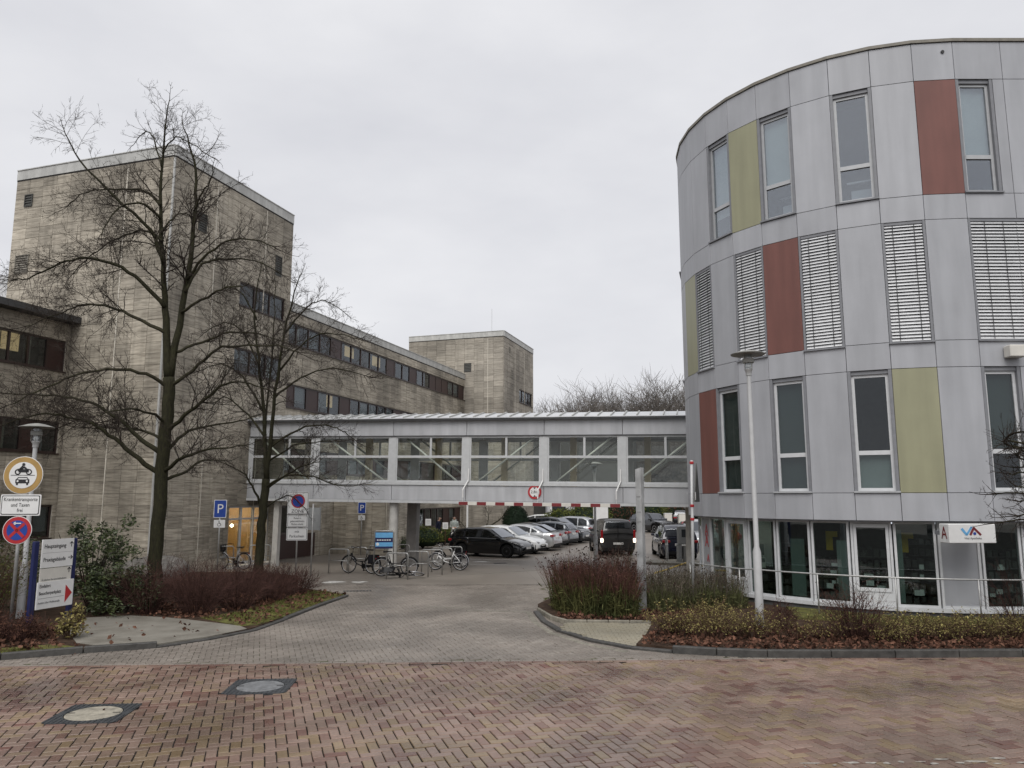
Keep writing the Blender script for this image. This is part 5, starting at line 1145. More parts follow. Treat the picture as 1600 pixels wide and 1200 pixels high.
    for wx in P['wx']:
        for s in (-1, 1):
            Mw = Matrix.Translation((wx, s * (Wd - .12), wr)) @ Matrix.Rotation(R(-90 * s), 4, 'X'); m = MB()
            m.lathe([(wr * .70, -.1), (wr * .97, -.1), (wr, -.07), (wr, .06), (wr * .97, .095), (wr * .7, .10)], 24, Mw); wh = m.build('wheel', 'tyre', t, smooth=True, sharp=40)
            m = MB(); m.lathe([(wr * .69, .085), (wr * .66, .06), (wr * .62, .055), (.02, .06)], 20, Mw)
            m.build('rim_well', 'plastic', wh); m = MB(); 
            for k in range(5):
                a = R(72 * k + 10); m.M = Mw @ Matrix.Rotation(a, 4, 'Z'); m.add([(.02,-.035,.10),(.02,.035,.10),(wr*.68,.05,.085),(wr*.68,-.05,.085)], [(0,1,2,3),(3,2,1,0)])
            m.M = None; m.lathe([(wr * .70, .09), (wr * .70, .103), (wr * .63, .103), (wr * .63, .09)], 24, Mw); m.lathe([(.05, .08), (.05, .108)], 12, Mw); m.build('rim', rimm, wh)
    zl = interp(deck, Lf - .25) - .06
    for s in (-1, 1):
        m = MB(); m.lathe([(.02, -.11), (.075, -.08), (.1, 0), (.075, .08), (.02, .11)], 12, Matrix.Translation((Lf - .14, s * Wd * .66, zl - .05)) @ Matrix.Rotation(R(s * 52), 4, 'Z') @ Matrix.Rotation(R(90), 4, 'X') @ Matrix.Diagonal((1.0, .62, 1.5, 1))); m.build('headlight', 'rim', t, smooth=True)
        m = MB(); zr_ = interp(deck, Lr + .1) - .12
        if style in ('van', 'mpv') and style == 'van': m.bbox(Lr - .012, Lr + .12, s * Wd * .93 - .065, s * Wd * .93 + .05, zr_ - .12, zr_ + .30, .02)
        else: m.bbox(Lr - .006, Lr + .22, min(s * Wd * .52, s * Wd * .945), max(s * Wd * .52, s * Wd * .945), zr_ - .06, zr_ + .07, .025)
        tl = m.build('tail_light', 'tail_red', t)
        if lit: m = MB(); m.bbox(Lr - .02, Lr + .1, s * Wd * .93 - .07, s * Wd * .93 + .055, zr_ - .33, zr_ - .13, .02); m.build('lit_lamp', 'tail_lit', tl)
        m = MB(); m.bbox(.68, .84, s * (Wd + .02) - .09 if s > 0 else -(Wd + .11), (Wd + .11) if s > 0 else -(Wd + .02) + .09, belt - .0, belt + .14, .03); m.build('wing_mirror', paint, t)
        m = MB(); m.box(.05, .24, s * Wd * .985 - .012, s * Wd * .985 + .02, belt - .17, belt - .145).box(-.85, -.66, s * Wd * .985 - .012, s * Wd * .985 + .02, belt - .17, belt - .145); m.build('door_handle', paint, t)
    m = MB(); m.box(Lf - .03, Lf + .012, -Wd * .45, Wd * .45, .34, .48); m.box(Lr - .015, Lr + .05, -Wd * .8, Wd * .8, .26, .40); m.build('bumper_trim', 'plastic', t)
    if plate:
        m = MB(); m.box(Lf - .02, Lf + .022, -.26, .26, .42, .53); m.build('number_plate', 'plate', t); m = MB(); zp = .72 if style not in ('van',) else .62
        m.box(Lr - .03, Lr + .08, -.26, .26, zp - .055, zp + .055); m.build('number_plate', 'plate', t)
    if style == 'van':
        m = MB(); m.box(Lr - .02, Lr + .03, -.012, .012, .62, 1.7); m.build('rear_door_seam', 'plastic', t)
    return t
def slot(k, out=0., side=0.): return (-.0 + U[0] * 2.62 * k + .87 * out, 39.75 + U[1] * 2.62 * k - .38 * out, 0)
HD = 114.0
def park(k, back, extra, *a, **kw):    # cars stand side by side, noses or tails to the drive
    x, y, _ = slot(k); L_ = 2.15 + extra; hx, hy = math.sin(R(HD)), math.cos(R(HD))
    return car(a[0], (x + .9 - hx * L_, y - .1 - hy * L_, 0), HD + (180 if back else 0) + kw.pop('dh', 0), *a[1:], **kw)
park(0, False, 0, 'black hatchback with dark rims at the near end of the parked row', 'hatch', 'paint_black', 'rim_dark', dh=3)
park(1, False, 0, 'white hatchback parked nose out right behind the black hatchback', 'hatch', 'paint_white_car', 'rim')
park(2, True, .15, 'silver saloon parked tail out, third in the row', 'sedan', 'paint_silver', 'rim', dh=-3)
park(3, True, .45, 'dark saloon parked tail out behind the silver saloon', 'sedan', 'paint_graphite', 'rim')
park(4, True, .1, 'grey hatchback parked tail out in the middle of the row', 'hatch', 'paint_grey', 'rim', dh=2)
park(5, False, -.1, 'dark grey estate with bright alloy wheels beside the van', 'suv', 'paint_graphite', 'rim', dh=5)
park(6, True, .0, 'silver people carrier parked tail out, farthest of the row', 'mpv', 'paint_silver2', 'rim')
park(8.0, False, 2.4, 'white car in the back row with just its roof visible left of the van', 'suv', 'paint_white_car')
car('dark grey delivery van with glowing rear lights driving away under the bridge', (5.4, 43.0, 0), -3, 'van', 'paint_van', 'rim_dark', lit=True)
car('dark blue people carrier seen from behind next to the ticket pillar', (8.3, 40.3, 0), 3, 'mpv', 'paint_navy', 'rim')
car('silver off-roader parked beyond the dark blue people carrier', (11.0, 45.9, 0), 186, 'suv', 'paint_silver')
car('red car mostly hidden behind the silver off-roader', (13.3, 53.0, 0), 100, 'hatch', 'paint_red')
car('black car standing beside the cream barrier cabinets', (12.2, 68.0, 0), 150, 'suv', 'paint_black')
car('black car parked far off at the end of the exit road', (18.0, 84, 0), 5, 'mpv', 'paint_black')
car('grey car parked far off at the right of the exit road', (22.5, 90, 0), 100, 'sedan', 'paint_silver2')

# ---------------------------------------------------------------- people
def person(label, loc, rz, h, top, legs, shoes='shoe_white', hair='hair', arms='down', bend=0., hood=None, extra=None, cap=None):
    t = thing('person', label, 'person', loc, rz); k = h / 1.75
    J = {'pel': (0,0,.95), 'bel': (0,.01,1.10), 'che': (0,.02,1.32), 'nb': (0,.02,1.46), 'nk': (0,.015 - bend * .3,1.54), 'hd': (0,-.01 - bend,1.66), 'tp': (0,-.01 - bend,1.73)}
    Rd = {'pel': (.155,.12), 'bel': (.15,.115), 'che': (.165,.125), 'nb': (.09,.075), 'nk': (.058,.06), 'hd': (.082,.098), 'tp': (.06,.07)}
    E = [('pel','bel'),('bel','che'),('che','nb'),('nb','nk'),('nk','hd'),('hd','tp')]
    for s, n in ((-1,'r'), (1,'l')):
        sx = s
        a = {'sh': (.19*s,.02,1.41), 'el': (.235*s,.05,1.13), 'wr': (.235*s,-.03,.90), 'pa': (.235*s,-.05,.82)} if arms == 'down' else {'sh': (.19*s,.02,1.41), 'el': (.22*s,.02,1.14), 'wr': (.10*s,-.2,1.10), 'pa': (.05*s,-.26,1.11)}
        l = {'hp': (.095*s,0,.88), 'kn': (.10*s,-.02 + .03*s,.50), 'an': (.10*s,.03 + .03*s,.09), 'to': (.115*s,-.15 + .03*s,.035)}
        for kk, v in a.items(): J[kk+n] = v
        for kk, v in l.items(): J[kk+n] = v
        Rd.update({'sh'+n: (.075,.075), 'el'+n: (.055,.055), 'wr'+n: (.036,.04), 'pa'+n: (.03,.042), 'hp'+n: (.10,.105), 'kn'+n: (.07,.075), 'an'+n: (.05,.055), 'to'+n: (.042,.032)})
        E += [('che','sh'+n),('sh'+n,'el'+n),('el'+n,'wr'+n),('wr'+n,'pa'+n),('pel','hp'+n),('hp'+n,'kn'+n),('kn'+n,'an'+n),('an'+n,'to'+n)]
        px, py_, pz = J['pa'+n]
        for q in range(5):      # fingers and a thumb leaving the side of the palm
            L_ = (.075,.085,.08,.065,.05)[q]; off = (-.03,-.01,.01,.03,-.045)[q]; fn = 'f%d%s' % (q, n)
            if arms == 'down': J[fn] = (px - .01*s, py_ + off - (.02 if q == 4 else 0), pz - L_ + (.03 if q == 4 else 0))
            else: J[fn] = (px - L_ * s * .7, py_ - L_ * .4, pz + off)
            Rd[fn] = (.009,.009); E.append(('pa'+n, fn))
    names = list(J); me = bpy.data.meshes.new('body'); me.from_pydata([tuple(c * k for c in J[n]) for n in names], [(names.index(a), names.index(b)) for a, b in E], [])
    o = bpy.data.objects.new('tmp', me); C.objects.link(o); md = o.modifiers.new('s', 'SKIN'); md.use_smooth_shade = True; sv = me.skin_vertices[0].data
    for i, n in enumerate(names): sv[i].radius = (Rd[n][0] * k, Rd[n][1] * k); sv[i].use_root = (n == 'pel')
    s2 = o.modifiers.new('u', 'SUBSURF'); s2.levels = 2
    dg = bpy.context.evaluated_depsgraph_get(); bm_ = bpy.data.meshes.new_from_object(o.evaluated_get(dg)); bpy.data.objects.remove(o)
    bm_.materials.clear()
    for x in (top, legs, 'skin', shoes, hair): bm_.materials.append(MT[x])
    for p in bm_.polygons:
        z = p.center.z / k; y = p.center.y / k + bend * (1 if z > 1.55 else 0); x = abs(p.center.x / k)
        if z > 1.50: mi = 4 if (z > 1.69 or y > .035) else 2
        elif z < .10: mi = 3
        elif arms == 'down' and x > .17 and z < .90: mi = 2
        elif arms != 'down' and y < -.2 and z > 1.0: mi = 2
        elif z < .93: mi = 1
        else: mi = 0
        p.material_index = mi; p.use_smooth = True
    link('body', bm_, t)
    m = MB(); hc = Vector((0, -.01 - bend, 1.655)) * k
    for s in (-1, 1): m.lathe([(.004, -.004), (.011, 0), (.004, .004)], 8, Matrix.Translation(hc + Vector((s * .032 * k, -.088 * k, .01 * k))) @ Matrix.Rotation(R(90), 4, 'X'))
    m.build('eyes', 'black', t)
    m = MB(); m.add([hc + Vector(v) * k for v in ((-.012,-.088,-.005),(.012,-.088,-.005),(0,-.09,.035),(0,-.118,-.008))], [(0,1,3),(1,2,3),(2,0,3),(0,2,1)]); m.build('nose', 'skin', t)
    m = MB(); m.box(hc.x - .022 * k, hc.x + .022 * k, hc.y - .094 * k, hc.y - .085 * k, hc.z - .048 * k, hc.z - .04 * k); m.build('mouth', 'tail_red', t)
    for s in (-1, 1): m = MB(); m.lathe([(.008, -.01), (.026, 0), (.008, .01)], 8, Matrix.Translation(hc + Vector((s * .083 * k, .01 * k, 0))) @ Matrix.Rotation(R(90), 4, 'Y')); m.build('ear', 'skin', t, smooth=True)
    if hood:   # jacket skirt and hood as clothing
        m = MB(); m.lathe([(.19*k, .80*k), (.20*k, .9*k), (.185*k, 1.05*k), (.205*k, 1.25*k), (.215*k, 1.38*k), (.16*k, 1.46*k), (.10*k, 1.52*k)], 14); m.build('jacket', hood, t, smooth=True)
        m = MB(); m.lathe([(.13*k, 1.44*k), (.15*k, 1.50*k), (.11*k, 1.58*k)], 12, Matrix.Translation((0, .06*k, 0))); m.build('hood', hood, t, smooth=True)
    if cap: m = MB(); m.lathe([(.098*k, 1.66*k), (.11*k, 1.70*k), (.09*k, 1.77*k), (.02*k, 1.80*k)], 12, Matrix.Translation((0, -bend*k, 0))); m.build('hat', cap, t, smooth=True)
    return t
person('person in black clothes and white shoes standing by the hedge, looking down', (-4.55, 48.6, 0), R(70), 1.80, 'cloth_navy', 'cloth_black', bend=.05)
person('person in a grey green patterned jacket facing the camera behind the bicycles', (-3.55, 48.0, 0), R(5), 1.84, 'cloth_sage', 'cloth_black', hood='cloth_sage', arms='front', bend=.06)
pc = person('child in a pale hat with a light backpack in front of the grey jacket', (-3.35, 44.5, 0), R(190), 1.25, 'cloth_black', 'cloth_black', shoes='cloth_black', cap='cloth_pale')
m = MB(); m.lathe([(.06, -.16), (.13, -.12), (.15, 0), (.13, .12), (.06, .17)], 12, Matrix.Translation((0, .16, .86)) @ Matrix.Diagonal((1, .55, 1, 1))); m.build('backpack', 'cloth_pale', pc, smooth=True)

# ---------------------------------------------------------------- bare trees
def rvec(g): 
    while True:
        v = Vector((g.uniform(-1, 1), g.uniform(-1, 1), g.uniform(-1, 1)))
        if .05 < v.length < 1: return v.normalized()
def smooth_path(pts, n=4):
    P = [Vector(p) for p in pts]; out = []
    for i in range(len(P) - 1):
        p0, p1, p2, p3 = P[max(i-1, 0)], P[i], P[i+1], P[min(i+2, len(P)-1)]
        for k in range(n):
            t = k / n; out.append(.5 * ((2*p1) + (p2 - p0)*t + (2*p0 - 5*p1 + 4*p2 - p3)*t*t + (3*p1 - p0 - 3*p2 + p3)*t**3))
    out.append(P[-1]); return out
def twig(mb, g, p, d, L, r, lvl, dens, up):
    n = 4 if lvl == 1 else 3; pts = [p]; q = p.copy(); d = d.normalized()
    for i in range(n):
        d = (d + rvec(g) * (.24 if lvl < 2 else .34) + Vector((0, 0, up * (.16 if lvl < 2 else .22)))).normalized(); q = q + d * (L / n); pts.append(q)
    mb.tube(pts, [r * (1 - .7 * i / n) for i in range(n + 1)], 4 if lvl == 1 else 3, caps=False)
    if lvl >= 3: return
    k = max(2, int(L * dens * (1 if lvl == 1 else 1.7)))
    for i in range(k):
        t = g.uniform(.15, 1); j = min(n - 1, int(t * n)); a = pts[j].lerp(pts[j+1], t * n - j); dd = (pts[j+1] - pts[j]).normalized()
        side = rvec(g); side = (side - dd * side.dot(dd)).normalized()
        nd = (dd * .75 + side * g.uniform(.6, 1.1) + Vector((0, 0, .15 * up))).normalized()
        twig(mb, g, a, nd, L * g.uniform(.28, .5) * (1.15 - .5 * t), max(r * .5, .0042), lvl + 1, dens, up)
def bare_tree(name, label, limbs, seed, dens=5.0, group=None, tw='twig', L0=1.5, rmin=.004):
    g = random.Random(seed); base = Vector(limbs[0][1][0]); t = thing(name, label, 'tree', base, group=group); tm = MB(); tm.M = Matrix.Translation(-base)
    for kind, pts, r0 in limbs:
        P = smooth_path(pts, 4); n = len(P); Lt = sum((P[i+1] - P[i]).length for i in range(n - 1))
        P = [p + (rvec(g) * .03 if 0 < i < n - 1 else Vector()) for i, p in enumerate(P)]
        r1 = r0 * .8 if kind == 't' else .012
        rad = [r0 + (r1 - r0) * (i / (n - 1)) ** .8 for i in range(n)]
        if kind == 't': rad[0] *= 1.5; rad[1] *= 1.18
        m = MB(); m.M = Matrix.Translation(-base); m.tube(P, rad, 12 if kind == 't' else 7); m.build('trunk' if kind == 't' else 'limb', 'bark' if r0 > .06 else 'bark_green', t, smooth=True)
        if kind == 't': continue
        k = int(Lt * (10 if kind == 'b' else 5.0))
        for i in range(k):
            u = (g.uniform(.18, 1)) ** .8; f = u * (n - 1); j = min(n - 2, int(f)); a = P[j].lerp(P[j+1], f - j); dd = (P[j+1] - P[j]).normalized()
            side = rvec(g); side = (side - dd * side.dot(dd)).normalized(); up = g.uniform(-.5, .8)
            twig(tm, g, a, dd * .8 + side * g.uniform(.7, 1.2), min(L0, Lt * .36) * g.uniform(.4, 1.0) * (1.2 - .5 * u), max(.0075, rad[j] * .3), 1, dens, up)
        twig(tm, g, P[-1], P[-1] - P[-3], min(L0, Lt * .3) * (.7 if kind == 'b' else .25), .012, 1, dens * 1.3, .3)
    cr = tm.build('twigs', tw, t, kind='stuff'); return t
LIME_TREE=[
('t',[(-9.94,22.0,0),(-9.98,22.0,1.17),(-9.96,22.0,3.31),(-9.93,22.0,5.31),(-9.95,22.0,6.43)],0.2),
('l',[(-9.94,22.0,6.4),(-10.17,22.04,8.15),(-10.33,22.08,9.52),(-10.6,22.12,11.52),(-10.66,22.16,13.58),(-10.58,22.2,15.17)],0.135),
('l',[(-9.91,22.0,6.4),(-9.73,22.1,8.55),(-9.61,22.2,10.55),(-9.63,22.3,12.2),(-9.87,22.4,13.49),(-10.28,22.5,14.59)],0.12),
('l',[(-10.32,22.0,9.85),(-10.7,21.77,10.82),(-11.67,21.55,11.74),(-12.65,21.32,12.77),(-13.1,21.1,13.67)],0.07),
('b',[(-10.56,22.0,11.68),(-11.16,22.3,12.22),(-12.26,22.6,12.41),(-13.32,22.9,12.45),(-14.06,23.2,12.09)],0.05),
('b',[(-10.51,22.0,11.22),(-10.83,21.6,11.52),(-11.24,21.2,11.36),(-11.43,20.8,10.69),(-11.39,20.4,10.16)],0.045),
('b',[(-10.21,22.0,8.53),(-10.83,21.8,9.24),(-11.54,21.6,9.69),(-12.28,21.4,9.82),(-12.98,21.2,9.58),(-13.63,21.0,9.13),(-13.98,20.8,9.01)],0.07),
('b',[(-10.4,22.0,10.56),(-11.15,22.45,11.04),(-12.19,22.9,10.97),(-13.23,23.35,10.56),(-14.11,23.8,10.01)],0.045),
('b',[(-10.13,22.0,7.76),(-11.28,22.4,8.33),(-12.2,22.8,8.73),(-13.32,23.2,8.91),(-14.13,23.6,8.76),(-15.54,24.0,8.4)],0.06),
('b',[(-9.94,22.0,6.1),(-10.44,21.63,6.47),(-11.14,21.27,6.57),(-11.73,20.9,6.4),(-12.28,20.53,6.08),(-12.8,20.17,5.67),(-13.28,19.8,5.27)],0.06),
('b',[(-9.94,22.0,3.59),(-10.59,21.83,4.08),(-11.2,21.67,4.61),(-11.79,21.5,5.03),(-12.41,21.33,5.23),(-13.12,21.17,5.26),(-14.04,21.0,4.93)],0.085),
('b',[(-9.95,22.0,4.21),(-10.72,22.25,4.65),(-11.44,22.5,5.18),(-12.41,22.75,5.72),(-13.43,23.0,6.0),(-14.46,23.25,6.11),(-15.81,23.5,6.17)],0.08),
('b',[(-9.93,22.0,4.58),(-11.04,22.87,4.98),(-12.41,23.73,5.12),(-13.85,24.6,5.2)],0.05),
('b',[(-9.93,22.0,5.13),(-10.02,21.13,5.31),(-10.33,20.27,5.32),(-10.56,19.4,5.04)],0.05),
('b',[(-9.93,22.0,4.82),(-9.33,21.76,5.27),(-8.61,21.52,5.79),(-8.05,21.28,6.14),(-7.43,21.04,6.16),(-6.65,20.8,5.91)],0.07),
('b',[(-9.93,22.0,4.21),(-9.57,22.4,4.83),(-9.18,22.8,5.09),(-8.25,23.2,5.3),(-7.81,23.6,5.52)],0.06),
('b',[(-9.95,22.0,3.67),(-9.1,21.4,4.11),(-8.13,20.8,4.28),(-7.0,20.2,4.35)],0.07),
('b',[(-9.95,22.0,3.49),(-9.48,22.6,3.78),(-9.28,23.2,4.09),(-8.75,23.8,4.11)],0.055),
('b',[(-9.89,22.0,6.13),(-9.22,21.84,6.61),(-8.48,21.68,7.2),(-7.76,21.52,7.28),(-6.62,21.36,7.25),(-5.96,21.2,7.0)],0.06),
('b',[(-9.75,22.0,7.19),(-9.21,22.35,7.56),(-8.5,22.7,7.91),(-7.74,23.05,7.93),(-6.95,23.4,7.72)],0.05),
('b',[(-9.61,22.0,9.36),(-9.03,21.7,9.91),(-8.27,21.4,10.33),(-7.39,21.1,10.29),(-6.62,20.8,9.9)],0.05),
('b',[(-9.64,22.0,8.99),(-9.36,22.38,9.95),(-8.76,22.75,10.23),(-8.0,23.12,10.3),(-7.2,23.5,9.92)],0.05),
('b',[(-9.7,22.0,8.37),(-8.7,21.33,8.66),(-7.91,20.67,8.76),(-7.14,20.0,8.62)],0.05),
('b',[(-10.46,22.0,10.8),(-10.3,22.33,11.38),(-10.11,22.67,11.67),(-9.95,23.0,11.63)],0.035),
('b',[(-9.53,22.0,11.48),(-9.16,21.73,11.97),(-8.85,21.47,12.25),(-8.72,21.2,12.49)],0.03),
('b',[(-10.6,22.0,12.89),(-10.99,22.2,13.91),(-11.34,22.4,14.22),(-11.74,22.6,13.96)],0.025),
('b',[(-10.59,22.0,13.3),(-10.12,21.8,13.72),(-9.54,21.6,13.42),(-8.86,21.4,12.92)],0.025),
]
YOUNG_TREE=[
('t',[(-8.7,27.0,0.16),(-8.69,27.0,1.41),(-8.62,27.0,2.71),(-8.58,27.0,3.64)],0.17),
('l',[(-8.57,27.0,3.55),(-8.8,27.1,5.85),(-9.12,27.2,7.94),(-9.38,27.3,9.86),(-9.22,27.4,11.58)],0.09),
('l',[(-8.55,27.0,3.55),(-8.41,26.9,6.06),(-8.14,26.8,8.33),(-7.86,26.7,9.94),(-7.51,26.6,10.97)],0.085),
('l',[(-8.68,27.0,4.94),(-8.74,27.3,7.03),(-8.75,27.6,9.21),(-8.87,27.9,10.99)],0.05),
('b',[(-8.71,27.0,2.71),(-8.92,26.67,3.37),(-9.21,26.33,3.86),(-9.82,26.0,4.17)],0.05),
('b',[(-8.59,27.0,3.38),(-7.9,26.53,3.67),(-7.03,26.07,4.07),(-6.37,25.6,4.16)],0.05),
('b',[(-8.54,27.0,4.67),(-8.0,27.16,5.13),(-7.4,27.32,5.48),(-6.73,27.48,5.54),(-6.19,27.64,5.42),(-5.63,27.8,4.99)],0.05),
('b',[(-8.52,27.0,4.26),(-7.56,26.47,4.74),(-6.7,25.93,4.82),(-5.71,25.4,4.82)],0.04),
('b',[(-8.6,27.0,3.26),(-8.02,27.3,3.72),(-7.08,27.6,3.72),(-6.18,27.9,3.39),(-5.5,28.2,3.48)],0.045),
('b',[(-8.74,27.0,5.16),(-9.65,27.4,6.11),(-10.51,27.8,6.63),(-11.11,28.2,6.2)],0.045),
('b',[(-8.85,27.0,6.07),(-9.42,26.6,7.15),(-10.08,26.2,7.54),(-10.68,25.8,7.25)],0.045),
('b',[(-9.02,27.0,7.67),(-9.77,27.33,8.91),(-10.61,27.67,9.35),(-11.43,28.0,9.06)],0.04),
('b',[(-8.3,27.0,7.44),(-7.49,26.73,8.32),(-6.53,26.47,8.72),(-5.34,26.2,8.44)],0.045),
('b',[(-8.39,27.0,6.52),(-7.63,27.4,7.28),(-6.58,27.8,7.69),(-5.23,28.2,7.4)],0.045),
('b',[(-8.13,27.0,8.84),(-7.46,27.27,9.85),(-6.84,27.53,10.16),(-6.17,27.8,9.74)],0.035),
('b',[(-9.19,27.0,9.31),(-9.65,26.8,10.2),(-10.04,26.6,10.38),(-10.41,26.4,10.1)],0.035),
('b',[(-8.66,27.0,2.49),(-8.37,27.47,2.89),(-7.95,27.93,3.05),(-7.47,28.4,2.47)],0.035),
]
bare_tree('lime_tree', 'large bare tree with wide arching limbs in front of the tall stone tower', LIME_TREE, 5, 7.0, L0=1.85)
bare_tree('young_tree', 'smaller bare tree with upright limbs in front of the lit tower door', YOUNG_TREE, 9, 7.6, L0=1.5)
# ornamental tree whose twigs reach into the right edge
g = random.Random(21); L_ = [('t', [(11.7, 15.9, .08), (11.72, 15.9, 1.2), (11.65, 15.85, 2.3)], .09)]
for k in range(14): L_.append(('b', [(11.66, 15.86, 2.2 + .05 * k), (11.1 + g.uniform(-.2, .2), 15.5 + g.uniform(-.5, .5), 2.6 + .09 * k), (10.4 + g.uniform(-.3, .3), 15.3 + g.uniform(-.7, .7), 2.6 + .12 * k), (9.95 + g.uniform(-.25, .35), 15.2 + g.uniform(-.9, .9), 2.5 + .14 * k)], .035))
for k in range(6): L_.append(('b', [(11.66, 15.86, 2.2), (12.3 + .1 * k, 15.9 + g.uniform(-.8, .8), 3.0), (13.2, 15.9 + g.uniform(-1, 1), 3.0 + .3 * k)], .03))
bare_tree('ornamental_tree', 'bare twiggy tree reaching in from the right edge before the round building', L_, 4, 6.0, L0=.7)
# bare tree by the lot: thin crooked branch behind the black car
bare_tree('crooked_sapling', 'thin crooked bare sapling behind the parked black hatchback', [('t', [(-2.6, 46.5, 0), (-2.0, 46.5, .7), (-1.3, 46.5, 1.3)], .09), ('b', [(-1.3, 46.5, 1.3), (-.6, 46.4, 1.8), (-.2, 46.4, 2.5)], .05), ('b', [(-1.7, 46.5, 1.0), (-1.4, 46.5, 1.7), (-1.6, 46.4, 2.4)], .04), ('b', [(-2.1, 46.5, .6), (-2.7, 46.5, 1.1), (-3.1, 46.3, 1.6)], .03)], 6, 4, L0=.8)

# far wood: each crown a tree of its own
crown_me = {}
def far_tree(label, loc, h, w_, seed, n=470, r_=.06):
    """crowns share four grown meshes, turned and scaled per tree"""
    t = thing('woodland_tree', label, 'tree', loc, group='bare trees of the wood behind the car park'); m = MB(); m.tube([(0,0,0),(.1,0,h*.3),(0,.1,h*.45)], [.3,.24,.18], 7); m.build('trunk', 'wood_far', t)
    key = seed % 4
    if key not in crown_me:
        g = random.Random(70 + key); c = MB(); H_, W_ = 20., 18.
        for i in range(n):
            a = g.uniform(0, 2*math.pi); e = g.uniform(.15, 1.45); L_ = H_ * .62 * (.75 + .25 * math.sin(e)) * g.uniform(.7, 1.0)
            d = Vector((math.cos(a) * math.cos(e) * W_ / H_, math.sin(a) * math.cos(e) * W_ / H_, math.sin(e))).normalized(); p = Vector((0, 0, H_ * g.uniform(.25, .45))); pts = [p]; q = p.copy()
            for k in range(5):
                d = (d + rvec(g) * .30 + Vector((0, 0, .02))).normalized(); q = q + d * (L_ / 5); pts.append(q)
            c.tube(pts, [r_ * (1 - .8 * k / 5) for k in range(6)], 3, caps=False, r=g.random())
            for k in range(14):
                j = g.randint(1, 4); a2 = pts[j].lerp(pts[j+1], g.random()); sd_ = rvec(g); l2 = L_ * g.uniform(.1, .28); b2 = a2 + ((pts[j+1] - pts[j]).normalized() * .8 + sd_ * 1.0 + Vector((0,0,.15))).normalized() * l2
                c.tube([a2, a2.lerp(b2, .5) + rvec(g) * .15, b2], [r_ * .4, r_ * .3, r_ * .12], 3, caps=False, r=g.random())
        crown_me[key] = c.mesh('crown', 'wood_far')
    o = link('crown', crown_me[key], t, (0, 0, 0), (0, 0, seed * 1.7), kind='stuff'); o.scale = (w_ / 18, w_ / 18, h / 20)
wood = [(7, 118, 16, 14), (15, 122, 17, 15), (22, 112, 18.5, 17), (30, 118, 18, 16), (36, 110, 17, 14), (14, 134, 20, 17), (27, 136, 20, 18), (38, 134, 17, 15), (40, 120, 19.5, 14), (20, 100, 11, 11), (30, 101, 11, 11), (11, 112, 15, 13), (18.5, 126, 18, 15), (26, 106, 14.5, 14), (33, 126, 18, 15), (4, 128, 16, 13)]
wl = ['bare tree of the far wood right beside the far stone tower', 'bare tree of the far wood, second from the far stone tower', 'broad bare tree at the middle of the far wood', 'bare tree of the far wood right of its broad middle crown', 'lower bare tree of the far wood towards the round building', 'tall bare tree at the back of the wood on its left', 'tallest bare tree at the back of the wood behind its middle', 'tall bare tree at the back of the wood on its right', 'slim bare tree of the wood close to the round building', 'low bare tree at the front of the wood, left one', 'low bare tree at the front of the wood, right one', 'bare tree of the wood between its two leftmost crowns', 'tall bare tree just left of the broad middle crown', 'rounded bare tree in front of the broad middle crown', 'tall bare tree behind the right half of the wood', 'bare tree half hidden by the far stone tower']
for k, (x, y, h, w_) in enumerate(wood): far_tree(wl[k], (x, y, 0), h * 1.14, w_ * 1.2, 70 + k)
far_tree('bare tree with loose twigs rising left of the round building wall', (21.9, 78, 0), 15.2, 9, 99)

# ---------------------------------------------------------------- shrubs
def leaf(c, g, p, s, r, up=.3, wd=.42):
    d = rvec(g); d.z = d.z * .6 + up * .3; d.normalize(); b = d.orthogonal().normalized(); b = (b * math.cos(g.random() * 6.28) + d.cross(b) * math.sin(g.random() * 6.28)); nrm = d.cross(b) * s * .12
    q = p + d * s
    c.add([p, p + d * s * .5 + b * s * wd * .5 + nrm, q, p + d * s * .5 - b * s * wd * .5 + nrm], [(0, 1, 2, 3)], r)
def twig_shrub(name, label, loc, h, rad, n, seed, m_, group=None, leaves=0, leafm=None, ls=.04, fan=1.0, sub=5):
    g = random.Random(seed); t = thing(name, label, 'shrub', loc, group=group); c = MB(); lf = MB()
    for i in range(n):
        a = g.uniform(0, 6.283); q = math.sqrt(g.random()); p0 = Vector((math.cos(a) * q * rad * .35, math.sin(a) * q * rad * .35, 0)); tip = Vector((math.cos(a) * q * rad * fan, math.sin(a) * q * rad * fan, h * g.uniform(.45, 1.12) * (1 - .4 * q * q)))
        mid = p0.lerp(tip, .5) + rvec(g) * .06 + Vector((0, 0, .08 * h)); r0 = g.uniform(.004, .008); pts = [p0, p0.lerp(mid, .5) + rvec(g) * .02, mid, mid.lerp(tip, .5) + rvec(g) * .04, tip]
        c.tube(pts, [r0, r0 * .9, r0 * .7, r0 * .5, r0 * .3], 3, caps=False, r=g.random())
        for k in range(sub):
            j = g.randint(1, 3); a2 = pts[j].lerp(pts[j+1], g.random()); b2 = a2 + ((pts[j+1] - pts[j]).normalized() + rvec(g) * .9).normalized() * h * g.uniform(.12, .32)
            c.tube([a2, a2.lerp(b2, .5) + rvec(g) * .015, b2], [r0 * .5, r0 * .42, r0 * .25], 3, caps=False, r=g.random())
            if leaves:
                for _ in range(leaves): leaf(lf, g, a2.lerp(b2, g.random()) + rvec(g) * .02, ls * g.uniform(.6, 1.3), g.random())
    c.build('stems', m_, t, kind='stuff')
    if lf.v: lf.build('leaves', leafm, t, kind='stuff')
    return t
